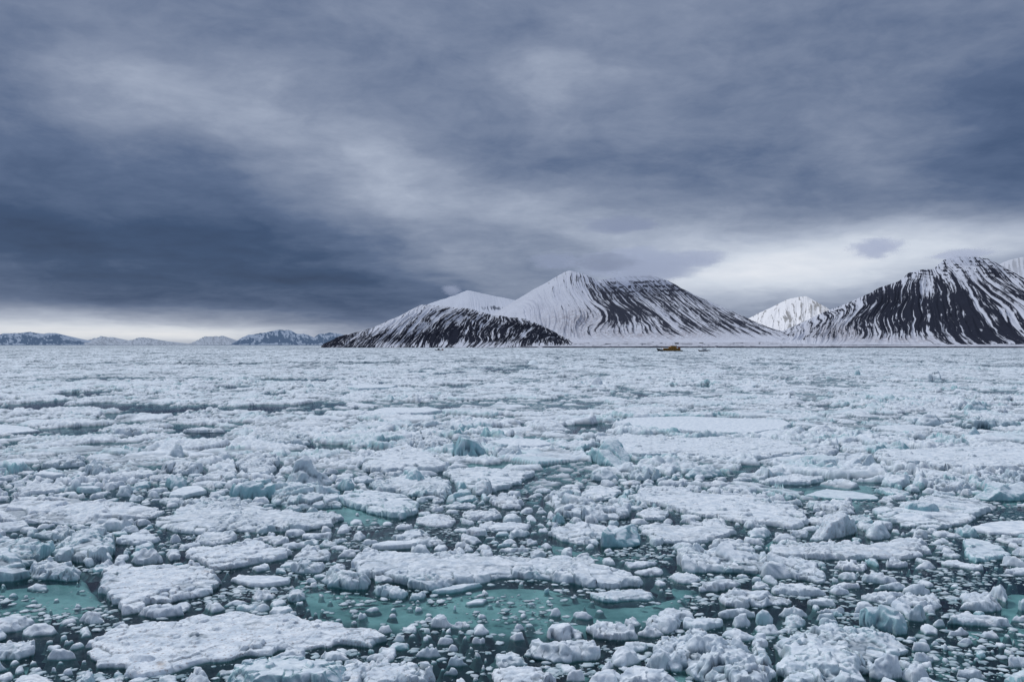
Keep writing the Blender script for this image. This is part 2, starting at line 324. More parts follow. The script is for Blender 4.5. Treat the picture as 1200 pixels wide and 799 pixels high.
# origins of the traced views (3x zoom of the photograph)
ORG = {'A': (0, 560), 'B': (400, 560), 'C': (800, 560), 'D': (0, 390), 'E': (400, 390), 'F': (800, 390)}
HERO = """
A|350,350 365,312 420,292 480,300 560,300 640,290 700,300 770,325 775,360 740,395 680,412 600,425 540,440 500,470 440,485 410,455 385,420 355,395|.5|flat|0|.8|heart shaped flat floe with grey specks beside the left teal pool
A|318,565 310,600 345,640 400,665 480,690 560,690 640,672 700,655 820,645 900,622 1000,605 1130,592 1250,590 1310,585 1345,555 1300,520 1200,512 1080,495 1000,475 900,464 800,462 700,475 600,500 500,505 400,515 370,545|.26|flat|0|1|long low grey floe below the heart shaped one
A|440,622 480,606 540,615 568,635 540,660 480,668 445,650|.4|round|0|.2|rounded white lump on the front lip of the long grey floe
A|800,725 840,650 860,632 960,622 1100,603 1180,598 1230,640 1200,700 1150,760 900,790 800,770|1.0|flat|.8|0|clean white slab with teal broken side at the bottom edge
B|-5,620 60,612 130,620 200,615 280,625 340,655 330,690 300,720 280,765 0,790 -60,740 -30,680|.8|rubble|.2|.7|lumpy brown stained floe next to the clean white slab
A|80,527 130,507 180,499 220,527 190,548 120,555 85,547|.35|round|0|.2|small smooth floe right of the lens shaped one at lower left
A|-40,505 0,483 60,476 125,480 130,497 80,522 20,545 -40,548|.35|lumpy|0|.2|flat lens shaped floe cut by the lower left edge
A|-40,600 0,590 50,572 110,556 135,580 125,610 60,638 0,640 -40,630|.4|lumpy|0|.2|knobbly white floe at the lower left border
A|165,617 200,602 250,600 278,614 250,636 190,638|.32|round|0|.1|oval floe in dark water left of the long grey floe
A|40,720 70,692 130,676 200,680 212,717 200,760 60,760|.4|lumpy|0|.3|grey white floe touching the bottom edge near the corner
A|-40,200 0,176 60,185 140,190 182,215 170,240 130,262 110,300 100,345 60,368 0,365 -60,360|1.3|rubble|.7|.1|bluish hummock of broken ice at the left border above the teal pool
A|178,252 215,207 280,170 330,160 380,165 420,197 410,240 370,285 300,320 260,292 200,278|1.25|rubble|.4|.3|shadowed hummock behind the curved slab
A|105,302 130,286 200,280 260,285 300,310 292,350 240,365 170,360 110,346|.7|lumpy|.3|.1|curved slab with undercut front edge above the teal pool
A|400,215 470,187 540,196 575,212 540,234 470,237 410,232|.35|flat|.1|0|narrow white floe right of the shadowed hummock
A|455,275 490,240 530,246 570,266 592,292 550,305 480,303|.8|peak|.1|.4|pointed lump standing behind the heart shaped floe
A|575,252 600,239 640,248 636,284 600,292 580,275|.4|lumpy|0|.4|grey lump between the pointed lump and the diagonal floe
A|640,252 700,240 760,240 840,225 880,207 930,217 960,240 1000,247 1030,258 1010,275 940,292 870,310 800,326 750,320 700,290 650,277|.4|flat|0|.5|diagonal floe reaching up from the heart shaped floe
A|870,207 930,196 1000,196 1035,210 1000,230 960,236 920,216|.35|lumpy|0|.1|small slab behind the upper end of the diagonal floe
A|805,357 840,336 900,340 970,342 1025,354 1020,370 960,383 880,383 830,370|.22|smooth|0|.1|thin lens shaped floe in black water right of the heart shaped floe
A|780,442 830,418 880,430 852,447 800,450|.15|round|.1|.1|flat ice cake below the thin lens shaped floe
A|-60,110 0,90 60,62 200,55 330,70 450,80 560,100 580,120 540,140 440,150 330,160 240,170 120,160 0,163 -60,150|.5|rubble|0|.5|wide rubble covered floe at the left border
A|535,142 600,132 640,85 720,60 800,75 870,85 960,110 1100,120 1180,118 1205,140 1190,165 1080,185 960,192 850,190 700,195 600,190 560,172|.5|lumpy|.2|.1|broad lumpy floe in front of the teal flat topped block
A|795,45 820,12 880,15 960,35 978,60 920,76 820,75|1.1|block|.9|0|teal flat topped block frozen behind the broad lumpy floe
A|590,57 640,32 710,24 730,45 650,75 600,73|.35|smooth|.3|0|tilted thin slab left of the teal flat topped block
A|575,12 620,3 660,8 655,37 600,40|.8|block|.7|0|boxy blue ice block behind the tilted thin slab
A|1055,192 1100,184 1175,190 1170,210 1100,218 1060,210|.35|lumpy|.1|.1|small floe before the broad lumpy floe right end
A|1025,272 1070,227 1130,237 1170,260 1160,288 1080,296 1030,290|.5|rubble|.1|.2|crumbled mound right of the diagonal floe
A|1020,322 1050,297 1100,283 1150,296 1130,329 1060,337|.45|lumpy|.1|.1|white lump in front of the crumbled mound
B|-70,335 -30,315 20,310 90,325 102,350 90,385 20,398 -50,370|.7|lumpy|.4|0|tall white lump butting the left end of the long central floe
A|90,382 130,363 180,376 170,392 110,396|.2|round|0|0|pale ice cake afloat in the left teal pool
A|275,522 322,511 325,550 285,558|.2|lumpy|0|.1|small chunk off the left tip of the long grey floe
A|950,40 1000,12 1070,5 1140,10 1190,30 1200,70 1200,105 1100,110 1000,100 950,75|.9|rubble|.5|0|snowy rubble mound right of the teal flat topped block
B|20,277 90,247 200,250 300,255 440,255 540,262 600,265 720,262 820,275 900,290 960,310 1020,335 1070,357 1060,375 960,390 900,385 800,365 720,350 640,345 560,350 500,358 430,362 400,385 330,395 260,395 180,370 110,350 60,312|.6|lumpy|.15|0|long white central floe bridging a teal pool with arched front edge
B|105,387 150,367 215,385 240,405 225,425 180,425 120,407|.3|lumpy|.5|0|scalloped foot under the left front of the central floe
B|240,405 300,392 300,418 260,430 235,425|.22|lumpy|.5|0|small nub right of the scalloped foot
B|310,402 430,368 505,366 430,395 350,408|.18|smooth|.7|.2|greenish ledge under the arched front of the central floe
B|865,400 960,393 1060,380 1118,405 1090,428 1000,435 920,438 875,420|.26|lumpy|.5|0|pale ledge under the right end of the central floe
B|95,242 160,220 290,213 250,245 180,253 110,251|.32|smooth|.1|0|smooth wedge slab at the back left of the central floe
B|170,202 230,177 290,170 370,225 340,243 260,243 200,215|.55|rubble|.2|.1|heap of rubble behind the smooth wedge slab
B|410,207 430,191 480,199 500,220 470,234 430,228|.35|lumpy|0|0|grainy lump behind the middle of the central floe
B|560,212 610,208 622,225 600,232 565,230|.2|round|0|0|small pale cake right of the grainy lump
B|545,247 600,236 660,240 650,262 560,262|.3|lumpy|.1|0|low floe touching the back of the central floe
B|695,232 725,223 745,240 720,251|.25|round|0|0|round cake behind the right half of the central floe
B|825,272 850,259 880,266 870,284 830,282|.3|round|0|0|round lump leaning on the back right edge of the central floe
B|985,290 1050,286 1110,280 1120,290 1080,313 1010,320|.25|lumpy|0|0|upper of two thin floes beyond the right tip of the central floe
B|1020,327 1110,305 1145,325 1120,341 1060,344|.25|lumpy|0|0|lower of two thin floes beyond the right tip of the central floe
B|905,227 930,197 1000,170 1040,165 1060,205 1055,233 990,247 930,240|.85|block|1|0|smooth teal ice block at the end of the snowy lobe
B|715,192 740,167 800,150 870,148 930,160 980,170 1000,182 900,215 908,237 840,233 770,215|.5|rubble|.1|.1|snowy lobe floe left of the smooth teal block
B|705,75 720,35 780,22 830,45 870,75 930,90 980,85 1025,110 1020,145 940,150 860,148 790,140 740,112|1.0|rubble|.2|.3|tall lumpy hummock behind the snowy lobe floe
C|-160,165 -90,152 0,165 50,155 90,140 140,135 200,185 160,210 60,230 0,235 -100,222|.35|lumpy|.1|.2|crusty floe stretching right of the smooth teal block
B|1030,117 1070,97 1120,100 1160,125 1140,150 1060,150|.35|lumpy|.1|0|round crusty floe right of the tall lumpy hummock
B|830,55 900,22 980,30 970,70 900,85 850,72|.35|flat|.1|.1|level snow slab behind the tall lumpy hummock
C|-200,65 -130,22 0,30 60,50 200,55 300,75 380,90 430,125 430,170 380,180 290,165 200,155 120,140 30,125 -60,100|.4|flat|.05|.3|large level snow floe left of the brown stained block
B|420,130 440,107 500,104 560,116 565,140 510,150 450,150|.3|lumpy|0|0|oval floe in black water above the central floe
B|480,167 540,152 620,155 665,166 650,182 550,188 490,180|.22|flat|0|.1|thin plate in front of the oval floe
B|565,130 600,118 630,126 610,142 570,142|.2|round|0|0|small cake right of the oval floe
B|635,132 670,121 700,145 690,157 650,150|.2|round|0|.1|slanting cake beside the tall lumpy hummock
B|515,67 560,56 620,60 650,85 640,110 570,110 530,92|.45|lumpy|0|.1|rough floe behind the oval floe
B|245,152 280,122 350,115 400,135 405,163 350,177 290,165|.35|lumpy|0|.3|round speckled floe right of the shovel shaped floe
B|-40,60 10,60 60,42 150,42 220,60 285,95 270,115 215,150 180,140 100,120 40,97|.5|flat|.5|0|shovel shaped floe with teal cut face on its right
B|15,147 50,136 90,146 85,164 30,167|.2|round|.1|0|small cake in the turquoise nook
B|140,153 185,150 180,168 145,168|.18|round|.1|0|tiny cake at the tip of the shovel shaped floe
B|360,97 400,86 470,90 480,104 400,110 370,105|.25|lumpy|0|0|thin floe behind the round speckled floe
B|455,45 475,12 520,5 535,35 520,55 470,64|.9|block|.3|1|dirty green brown block standing in the pack
B|310,497 355,476 400,500 440,490 455,513 400,528 320,523|.5|rubble|0|0|ragged lump floating before the central teal pool
B|120,527 170,513 190,530 150,546|.25|round|0|0|cake by the right end of the long grey floe
B|170,562 210,544 230,562 200,576|.25|round|0|0|cake in black water behind the brown stained floe
B|445,572 480,554 515,565 500,582 460,582|.22|lumpy|0|0|cake below the ragged lump
B|585,552 640,536 650,560 610,571|.25|round|0|0|cake in front of the central teal pool
B|600,520 625,509 650,525 620,534|.22|round|0|0|tiny cake at the front rim of the central teal pool
B|705,547 730,507 790,500 850,525 855,555 800,573 730,565|.55|rubble|0|.2|craggy mound behind the boat shaped floe
B|860,512 900,496 960,497 1020,530 1055,560 1010,573 930,566 870,545|.4|lumpy|0|.2|smooth backed floe right of the craggy mound
B|805,467 850,461 890,485 870,496 820,489|.25|round|0|0|oval cake above the smooth backed floe
B|630,597 650,562 690,550 740,575 820,565 890,575 930,605 900,633 820,648 740,648 670,625|.55|lumpy|.1|.1|boat shaped floe with a raised left end near the bottom
B|520,685 530,652 600,632 680,635 725,665 770,717 760,765 530,765|.55|lumpy|0|.2|broad humped floe cut by the bottom edge
B|250,612 300,592 350,595 375,615 330,630 270,628|.35|lumpy|0|0|grey floe behind the brown stained floe
B|370,602 390,586 415,595 405,611|.25|round|0|0|round cake right of the grey floe
B|355,647 400,622 465,645 420,661 370,658|.3|peak|0|0|pointed cake right of the brown stained floe
B|356,681 390,666 425,675 400,691|.22|round|0|0|bottommost cake beside the brown stained floe
B|780,702 810,681 850,680 860,700 840,715|.35|round|0|0|small lump right of the broad humped floe
B|860,720 880,682 940,656 1000,670 985,740 880,745|.5|lumpy|0|0|shoulder shaped floe at the bottom edge beside the tilted plates
B|1040,542 1060,522 1120,525 1140,545 1090,560|.3|lumpy|0|0|cake right of the smooth backed floe
B|1085,592 1110,547 1180,540 1230,560 1260,600 1220,640 1140,620 1095,610|.8|rubble|.1|0|left horn of the great rubble mass at lower right
B|1060,642 1100,619 1160,625 1170,660 1120,678|.6|block|.1|0|faceted lump below the left horn of the rubble mass
B|960,735 1000,680 1060,645 1130,670 1200,690 1260,720 1240,770 980,770|.7|block|.1|0|tilted snow plate at the bottom edge under the rubble mass
B|725,472 750,454 775,468 765,484 735,484|.3|round|0|0|snow ball like lump in the central teal pool
B|430,441 470,421 520,421 500,439 450,447|.12|smooth|.3|0|half sunken plate in the central teal pool
B|160,477 190,472 202,488 175,491|.15|round|0|0|small cake at the left of the central teal pool
B|70,462 120,447 148,458 110,471|.14|round|.1|0|thin cake at the far left of the central teal pool
C|430,82 450,62 520,70 600,75 615,105 600,130 530,130 460,115|.65|rubble|.1|.1|cauliflower like mound behind the brown stained block
C|672,112 690,87 740,95 780,80 860,45 960,50 1050,70 1115,95 1090,110 1030,120 1040,145 990,165 900,180 800,175 720,150 680,130|.55|rubble|.3|.2|big round rubble floe carrying a teal slab
C|765,102 800,93 880,105 915,130 850,137 780,125|.85|block|.9|0|teal slab set in the big round rubble floe
C|440,217 450,172 520,142 585,127 615,170 570,190 520,213 470,221|1.05|block|.2|.9|tilted block stained reddish brown on one corner
C|370,192 420,167 445,172 435,210 400,214 375,202|.5|rubble|.1|1|brown crumbled toe left of the tilted stained block
C|625,177 650,147 700,150 740,180 735,205 690,221 650,210|.95|round|.35|.3|rounded grey boulder of ice right of the stained block
C|300,257 330,227 420,219 560,222 680,225 780,207 870,225 880,265 820,283 700,288 560,290 420,285 330,270|.36|lumpy|.1|.4|oblong floe under the stained block and the ice boulder
C|210,187 240,171 310,169 325,190 300,211 240,213|.42|round|.4|0|smooth oval lump left of the oblong floe
C|-35,272 -20,247 60,237 140,230 200,245 270,257 300,285 370,267 430,285 490,312 500,345 490,373 430,363 350,345 280,340 180,320 100,325 0,320|.85|rubble|.15|0|humped white ridge floe right of the central floe
C|995,182 1050,161 1130,147 1220,150 1260,190 1180,204 1080,199|.22|smooth|0|0|flat white floe at the right border
C|965,217 1000,204 1060,215 1125,240 1140,280 1080,288 1020,298 990,265|.25|flat|.9|0|thin bluish plate below the flat white floe
C|1110,327 1160,312 1260,310 1270,340 1170,343|.25|flat|0|.1|low floe at the right border below the bluish plate
C|900,292 960,283 1010,300 1055,319 1030,325 960,312 910,302|.15|flat|.1|0|sliver floe in the black lead at right
C|705,297 740,281 800,305 760,317 715,310|.3|lumpy|0|0|small floe below the oblong floe
C|808,307 840,291 890,306 880,321 820,319|.3|round|0|0|round floe at the head of the black lead
C|535,332 570,321 620,336 610,359 560,357|.4|lumpy|0|0|white lump right of the humped ridge floe
C|620,352 660,321 740,345 750,365 700,371 640,361|.4|lumpy|0|.1|triangular floe right of the white lump
C|670,382 720,357 790,372 780,391 700,394|.35|lumpy|.2|0|stacked plate below the triangular floe
C|760,387 800,371 870,386 865,409 800,411|.45|round|.2|0|smooth lump beside the stacked plate
C|505,377 560,362 630,367 620,384 550,391|.25|lumpy|0|0|low floe off the right end of the humped ridge floe
C|515,312 545,292 600,286 655,311 640,329 580,324|.4|rubble|0|.1|jumbled chunk under the oblong floe
C|615,412 650,393 740,396 800,405 880,406 925,430 920,463 840,454 740,440 650,425|.4|rubble|.1|.1|elongated crusty floe across the black lead edge
C|955,442 990,417 1060,409 1115,422 1120,458 1090,473 1000,459|.6|lumpy|.1|.2|upper floe of a stacked pair in the right teal water
C|920,492 970,457 1060,475 1140,490 1180,515 1160,528 1060,520 960,505|.45|lumpy|.1|0|lower floe of a stacked pair in the right teal water
C|915,552 960,514 1005,530 1000,549 940,556|.35|lumpy|0|0|small peaked floe left below the stacked pair
C|795,592 830,575 875,595 860,609 810,607|.3|round|0|0|cake in teal water right of the rubble mass
C|955,577 990,556 1035,575 1010,584|.22|round|0|0|cake below the small peaked floe
C|870,507 900,494 930,515 890,521|.25|round|0|0|cake left of the stacked pair
C|47,387 90,361 150,341 210,350 190,374 130,399 60,401|.4|lumpy|0|.1|snowy floe tucked below the humped ridge floe
C|125,432 140,387 220,370 300,390 380,425 370,440 280,450 200,459 140,450|.55|rubble|.1|.1|granular wedge floe right of the tucked snowy floe
C|300,387 340,367 430,361 440,385 510,410 450,417 380,410 320,398|.4|flat|.2|.2|slanted grey plate behind the granular wedge floe
C|325,472 380,444 450,475 420,491 350,489|.4|peak|.1|.1|pyramid like chunk above the rubble mass
C|455,467 500,451 565,461 560,474 480,477|.25|lumpy|0|0|upper of two oval cakes above the rubble mass
C|460,487 500,474 545,486 530,501 480,501|.28|round|0|0|lower of two oval cakes above the rubble mass
C|430,432 480,411 550,440 540,451 450,444|.3|flat|.2|.1|slanted plate above the two oval cakes
C|120,472 160,451 230,451 260,480 200,494 140,489|.45|lumpy|.2|0|pale mound under the granular wedge floe
C|250,492 280,473 320,486 310,517 260,514|.5|block|.7|0|small bluish cube like block left of the rubble mass
C|165,497 210,479 245,500 235,524 180,524|.5|round|.2|0|rounded chunk left of the small bluish block
C|605,467 640,437 700,441 760,456 800,480 795,530 770,558 720,530 680,510 640,500|.9|block|.8|0|large teal wedge at the back of the rubble mass
C|790,492 780,462 830,466 860,485 840,504|.5|lumpy|.2|0|crust behind the large teal wedge
C|-110,592 -60,562 0,532 60,512 130,550 230,575 300,590 330,640 300,725 250,765 100,760 50,700 0,650 -60,650|1.1|rubble|.15|0|left part of the great rubble mass with big tumbled blocks
C|335,560 400,522 480,502 600,492 700,520 800,557 780,590 700,640 660,700 640,765 380,770 320,720 335,640|.75|rubble|.35|0|main part of the great rubble mass with teal flank
C|650,650 720,622 770,652 780,690 720,708 660,692|.7|block|.1|0|blocky chunk on the right of the rubble mass
C|770,655 810,637 860,670 870,710 800,722 770,690|.7|rubble|.1|0|outermost chunk of the rubble mass in the lower right
C|800,622 850,616 890,636 860,649 810,640|.35|lumpy|0|0|low cake beyond the outermost chunk
C|1120,642 1160,622 1240,630 1250,665 1160,660|.4|lumpy|0|.1|white floe at the lower right border
C|935,682 980,662 1060,682 1080,702 1000,706|.3|lumpy|0|.2|dim floe near the bottom edge right of the rubble mass
C|1170,442 1220,432 1240,455 1190,466|.4|block|.6|0|bluish chunk at the right border in teal water
C|1145,482 1220,480 1230,505 1180,503|.25|lumpy|0|0|low floe at the right border below the bluish chunk
C|960,62 1040,42 1130,22 1240,25 1260,70 1160,80 1060,73 1000,68|.95|block|.9|0|blue ice wall at the right border
C|850,22 900,4 980,2 1040,20 1030,45 950,48 880,40|.7|rubble|.2|0|rubble heap left of the blue ice wall
C|420,62 500,37 600,46 680,62 680,78 560,78|.12|smooth|1|0|waterlogged teal sheet lying almost awash
D|-40,325 0,320 100,330 135,345 60,355 0,358 -40,350|.2|smooth|0|0|very smooth pale floe at the left border
D|995,532 1030,452 1070,437 1120,472 1175,512 1150,538 1060,546|1.9|peak|.3|.2|sharp crested ice peak in the left middle distance
D|595,437 625,397 650,432 640,442|1.3|peak|.3|0|small ice pyramid left of the sharp crested peak
D|350,352 400,322 470,325 510,350 450,364|1.1|rubble|.1|.3|grey hummock above the smooth block row at left
D|750,442 780,417 825,436 810,457 765,455|.9|round|.2|.4|rounded dirty boulder left of the sharp crested peak
D|290,492 300,462 350,447 400,480 380,502 310,502|1.1|rubble|.3|.2|dark flanked mound in the left middle distance
D|140,470 170,440 240,430 295,425 300,455 240,468 180,478|.9|lumpy|.2|.1|slab topped mound left of the dark flanked one
D|110,512 150,480 240,507 200,516|.5|smooth|.1|0|clean low floe under the slab topped mound
D|405,576 420,541 470,551 465,576|.8|block|.4|0|square block behind the wide rubble covered floe
D|265,547 330,536 365,549 340,565 290,562|.5|smooth|.6|0|bluish slanting slab behind the wide rubble covered floe
E|215,342 260,307 330,301 400,330 395,358 340,352 260,352|1.2|rubble|.3|.2|arched rib of upended ice left of centre
E|400,430 410,372 450,358 500,400 520,430 470,445 420,442|1.8|block|.8|.1|tall broken teal hummock near the centre
E|530,432 550,392 610,400 640,425 600,445 550,445|1.1|block|.3|0|shorter hummock right of the tall teal one
E|505,387 560,372 700,372 755,400 700,412 600,410|.6|smooth|0|0|snow covered plateau behind the central hummocks
E|230,377 270,347 340,345 400,380 390,413 300,420 250,400|.9|lumpy|.1|0|snowy shoulder floe left of the central hummocks
E|65,472 110,422 180,397 260,410 330,430 380,460 350,490 260,487 160,497 100,492|.7|flat|.1|.2|wide snowfield floe below the snowy shoulder
E|95,532 140,502 230,492 300,492 390,512 395,560 370,588 280,585 200,562 130,552|.6|lumpy|.3|0|cream white floe with a teal dome on it
E|205,515 240,485 285,487 302,520 280,540 225,540|1.15|round|.8|0|teal dome on the cream white floe
E|-20,532 10,512 50,522 50,550 10,560|.9|round|.8|0|round turquoise knob left of the teal dome
E|350,482 420,468 520,470 620,480 680,490 640,520 600,540 540,560 430,540 380,510|.45|flat|.3|.2|snow floe edged by turquoise water at centre
E|855,390 900,372 960,402 1010,432 1035,465 980,480 920,465 870,425|1.1|block|1|0|turquoise ice cliff at the left end of the right hand plateau
F|-310,362 -200,350 0,368 150,363 300,368 420,398 440,430 330,440 250,450 150,450 0,432 -150,440 -200,430 -270,400|.6|flat|.1|.1|wide snowy plateau in the right middle distance
E|960,317 1000,300 1200,292 1400,300 1560,308 1585,325 1540,345 1450,362 1300,360 1180,350 1050,345 985,330|.45|smooth|.2|0|very level white plate in the right middle distance
E|870,502 900,477 960,480 980,510 930,521 880,518|.7|block|.5|0|left block in front of the turquoise ice cliff
E|1000,502 1040,462 1090,460 1135,490 1110,517 1040,519|.9|rubble|.4|.1|right block in front of the turquoise ice cliff
E|865,188 860,162 930,160 910,190|1.6|block|.1|.4|lone trapezoid of grey ice far out in the pack
E|650,112 660,96 690,98 692,110 670,114|1|round|1|.2|dark teal berg bit far out in the pack
E|630,302 705,302 800,328 815,345 730,346 650,325|.8|round|.1|.3|long rounded ridge right of centre
E|425,352 440,332 472,340 475,356|1.1|block|.7|0|teal chunk behind the tall broken teal hummock
F|665,422 700,402 800,407 900,400 1000,395 1200,400 1290,440 1260,490 1050,490 900,480 830,462 760,468 700,450|.8|flat|.1|.1|huge snow floe with dark broken left face at right
F|525,452 600,427 670,422 680,470 600,482 550,475|1|block|.3|.1|leaning slab left of the huge snow floe
F|460,472 490,447 545,480 540,492 490,488|.7|block|.6|0|teal chunk left of the leaning slab
F|255,522 330,502 400,494 500,502 515,517 440,532 300,535|.4|flat|.1|.1|spread out floe in green water right of centre
F|165,517 190,505 245,507 245,518 200,522|.3|lumpy|0|0|small floe left of the spread out floe
F|680,522 720,502 790,492 800,520 780,545 720,545|.8|block|.3|0|slanting block right of the green water
F|0,490 60,457 120,462 155,492 100,510 10,512|.9|round|.8|.1|teal boulder below the wide snowy plateau
F|1050,522 1100,482 1200,475 1260,530 1150,545 1080,535|1.1|rubble|.3|.1|snowy rubble heap at the right border
F|850,532 920,512 1000,520 1030,545 960,560 880,550|.7|rubble|.1|.1|jumbled floe between the slanting block and the rubble heap
F|975,267 1020,247 1070,255 1075,280 990,280|1.5|round|.7|0|bluish rounded hummock in the far right pack
F|995,372 1020,337 1055,372|1.2|peak|.6|0|small blue pyramid behind the huge snow floe
F|810,322 830,287 900,300 930,320 860,330|1.3|peak|.3|.1|wind carved crest behind the huge snow floe
F|950,322 1000,305 1100,300 1190,318 1170,335 1020,335|1.1|lumpy|.5|0|long snowy swell near the right border
F|430,332 480,320 545,335 540,350 500,360 440,350|.8|round|.1|.3|greyish oval hummock right of the level white plate
F|550,387 620,382 665,402 600,412 560,405|.4|lumpy|0|.1|thin floe in the gap left of the huge snow floe
F|400,427 480,392 540,387 555,415 500,440 430,440|.7|lumpy|.1|.1|hilly floe joining the wide snowy plateau
F|660,347 720,342 780,355 770,370 680,366|.5|lumpy|.4|0|light blue floe above the gap right of centre
F|1075,285 1090,272 1140,275 1155,290 1110,294|.9|rubble|0|1|rusty brown stained lump in the far right pack
D|565,470 590,440 640,445 700,450 720,475 700,500 620,500|.9|rubble|.1|.2|broad hummock right of the dark flanked mound
D|830,440 860,415 930,420 985,445 960,500 880,510 840,480|.7|lumpy|.1|.2|snow laden floe left of the sharp crested peak
D|640,345 720,330 800,335 790,350 700,352|.5|lumpy|.1|.2|thin floe by the dark opening at left
D|895,365 930,345 1010,340 1080,360 1100,395 1000,400 920,390|.9|lumpy|.3|0|bluish swell above the sharp crested peak
E|75,290 150,262 300,262 360,275 300,292 150,296|.6|smooth|0|0|far flat floe left of centre
E|0,190 80,180 200,185 180,200 60,204|.7|smooth|.4|0|pale far plate near the centre left
F|860,165 870,148 905,150 910,168|1.6|block|.1|0|far pale upright slab in the right pack
F|600,156 605,141 625,143 628,156|2|block|1|.6|dark far chunk right of centre
"""
SUBS = [  # ice lying just under the surface, seen as turquoise water
 ('B', '-120,395 60,370 200,400 560,360 760,365 1000,420 1200,380 1260,440 1100,500 800,530 600,548 400,545 150,520 -60,500 -150,450', .0, 'submerged foot of the long central floe seen through turquoise water'),
 ('A', '-80,370 100,360 330,320 400,420 400,475 250,490 60,490 -80,470', 0, 'submerged foot of the hummock at the left border'),
 ('C', '780,560 960,545 1010,600 980,680 880,740 760,740 740,640', -.25, 'submerged flank of the great rubble mass'),
 ('C', '1080,400 1150,380 1260,390 1260,560 1100,560 940,545 900,490 1000,500 1120,480', -.2, 'submerged foot of the stacked pair'),
 ('A', '1000,330 1150,310 1260,340 1240,480 1120,510 980,420', -.25, 'submerged ice before the crumbled mound'),
 ('B', '-80,90 0,80 120,105 210,140 180,160 60,165 -80,150', .1, 'submerged shelf below the shovel shaped floe'),
 ('E', '390,455 560,455 700,460 680,492 560,472 420,470', .1, 'submerged shelf below the central hummocks'),
 ('E', '740,480 860,440 900,470 900,510 820,535 720,520', -.1, 'submerged shelf left of the turquoise ice cliff'),
 ('F', '160,500 260,475 480,480 520,500 700,480 760,490 690,545 480,545 300,548 160,530', -.1, 'submerged shelf beside the spread out floe'),
 ('C', '-70,330 60,320 300,345 420,370 300,380 200,345 60,400 -60,400', -.25, 'submerged foot of the humped ridge floe'),
 ('C', '400,30 700,20 720,80 620,95 420,75', .05, 'submerged shelf around the waterlogged sheet'),
 ('C', '1100,70 1260,70 1260,100 1120,95', 0, 'submerged foot of the blue ice wall'),
 ('B', '640,200 800,215 950,250 1080,240 1160,230 1160,290 960,275 800,262 650,255', -.3, 'submerged foot of the snowy lobe'),
 ('A', '-60,600 90,600 140,650 60,720 -60,700', -.3, 'submerged ice in the lower left corner'),
 ('B', '600,640 900,640 930,690 780,720 640,690', -.3, 'submerged keel of the boat shaped floe'),
 ('C', '-60,640 20,650 60,740 -60,760', -.1, 'submerged toe of the left rubble mass'),
 ('C', '290,225 320,200 380,215 330,250', -.1, 'submerged ice left of the oblong floe'),
]
LEADS = [  # mostly open water (photo pixels): only crumbs drift here
 'B|230,548 520,545 700,575 620,640 520,640 360,700 380,720 300,700 350,650 240,590',
 'C|480,300 900,320 960,290 1120,300 1110,340 1240,350 1240,400 1100,410 920,430 880,390 760,360 560,360',
 'A|780,330 1060,340 1100,420 1180,500 900,460 780,460 650,430 780,400',
 'A|0,560 320,560 320,640 450,690 300,717 0,700', 'A|-60,370 400,340 410,500 -60,500', 'B|-60,390 1200,380 1260,460 1050,530 -60,520',
 'C|780,500 1240,470 1240,700 870,717', 'B|640,180 720,220 900,250 1180,240 1180,400 1080,350 900,285 640,240',
 'B|30,160 400,180 440,240 300,245 100,220 0,190', 'C|400,30 680,30 700,90 640,140 440,100', 'C|0,400 130,400 140,480 0,520',
 'E|600,540 720,480 900,440 1000,480 980,520 700,560 640,600', 'F|160,480 660,480 760,490 700,560 420,590 160,540', 'E|380,285 580,300 800,330 960,310 960,350 840,370',
 'D|600,330 780,330 790,380 650,375', 'D|0,430 150,460 140,490 0,480','C|960,80 1240,80 1240,140 1040,170 1100,120',
]
def pts(s): return [tuple(float(v) for v in p.split(',')) for p in s.split()]
def conv(img, P): ox, oy = ORG[img]; return [(ox + x / 3, oy + y / 3) for x, y in P]
def raise_back(P, h):
    """outline seen in the photo -> footprint on the water: the far rim is seen over the piece's height"""
    ys = [p[1] for p in P]; y0, y1 = min(ys), max(ys)
    out = []
    for x, y in P:
        w = (y1 - y) / max(1e-6, y1 - y0)
        D = CH * F / (y - HY); hp = min(h * F / D * .9, (y1 - y0) * .6)
        out.append(ground(x, y + hp * w))
    return out

# occupancy of the water surface, 0.15 m cells
GX0, GX1, GY0, GY1, GC = -75., 75., 20., 135., .15
ggx, ggy = np.meshgrid(np.arange(GX0, GX1, GC, dtype=np.float32), np.arange(GY0, GY1, GC, dtype=np.float32))
occ = np.zeros(ggx.shape, bool); lead = np.zeros(ggx.shape, bool)
def win(P, pad):
    xs = [p[0] for p in P]; ys = [p[1] for p in P]
    i0 = max(0, int((min(xs) - pad - GX0) / GC)); i1 = min(ggx.shape[1], int((max(xs) + pad - GX0) / GC) + 2)
    j0 = max(0, int((min(ys) - pad - GY0) / GC)); j1 = min(ggx.shape[0], int((max(ys) + pad - GY0) / GC) + 2)
    return slice(j0, max(j1, j0)), slice(i0, max(i1, i0))
def occupy(P, pad, arr):
    a, b = win(P, pad)
    if ggx[a, b].size: arr[a, b] |= sdf(ggx[a, b], ggy[a, b], P) > -pad
for l in LEADS:
    im, p = l.split('|'); occupy([ground(*q) for q in conv(im, pts(p))], .0, lead)

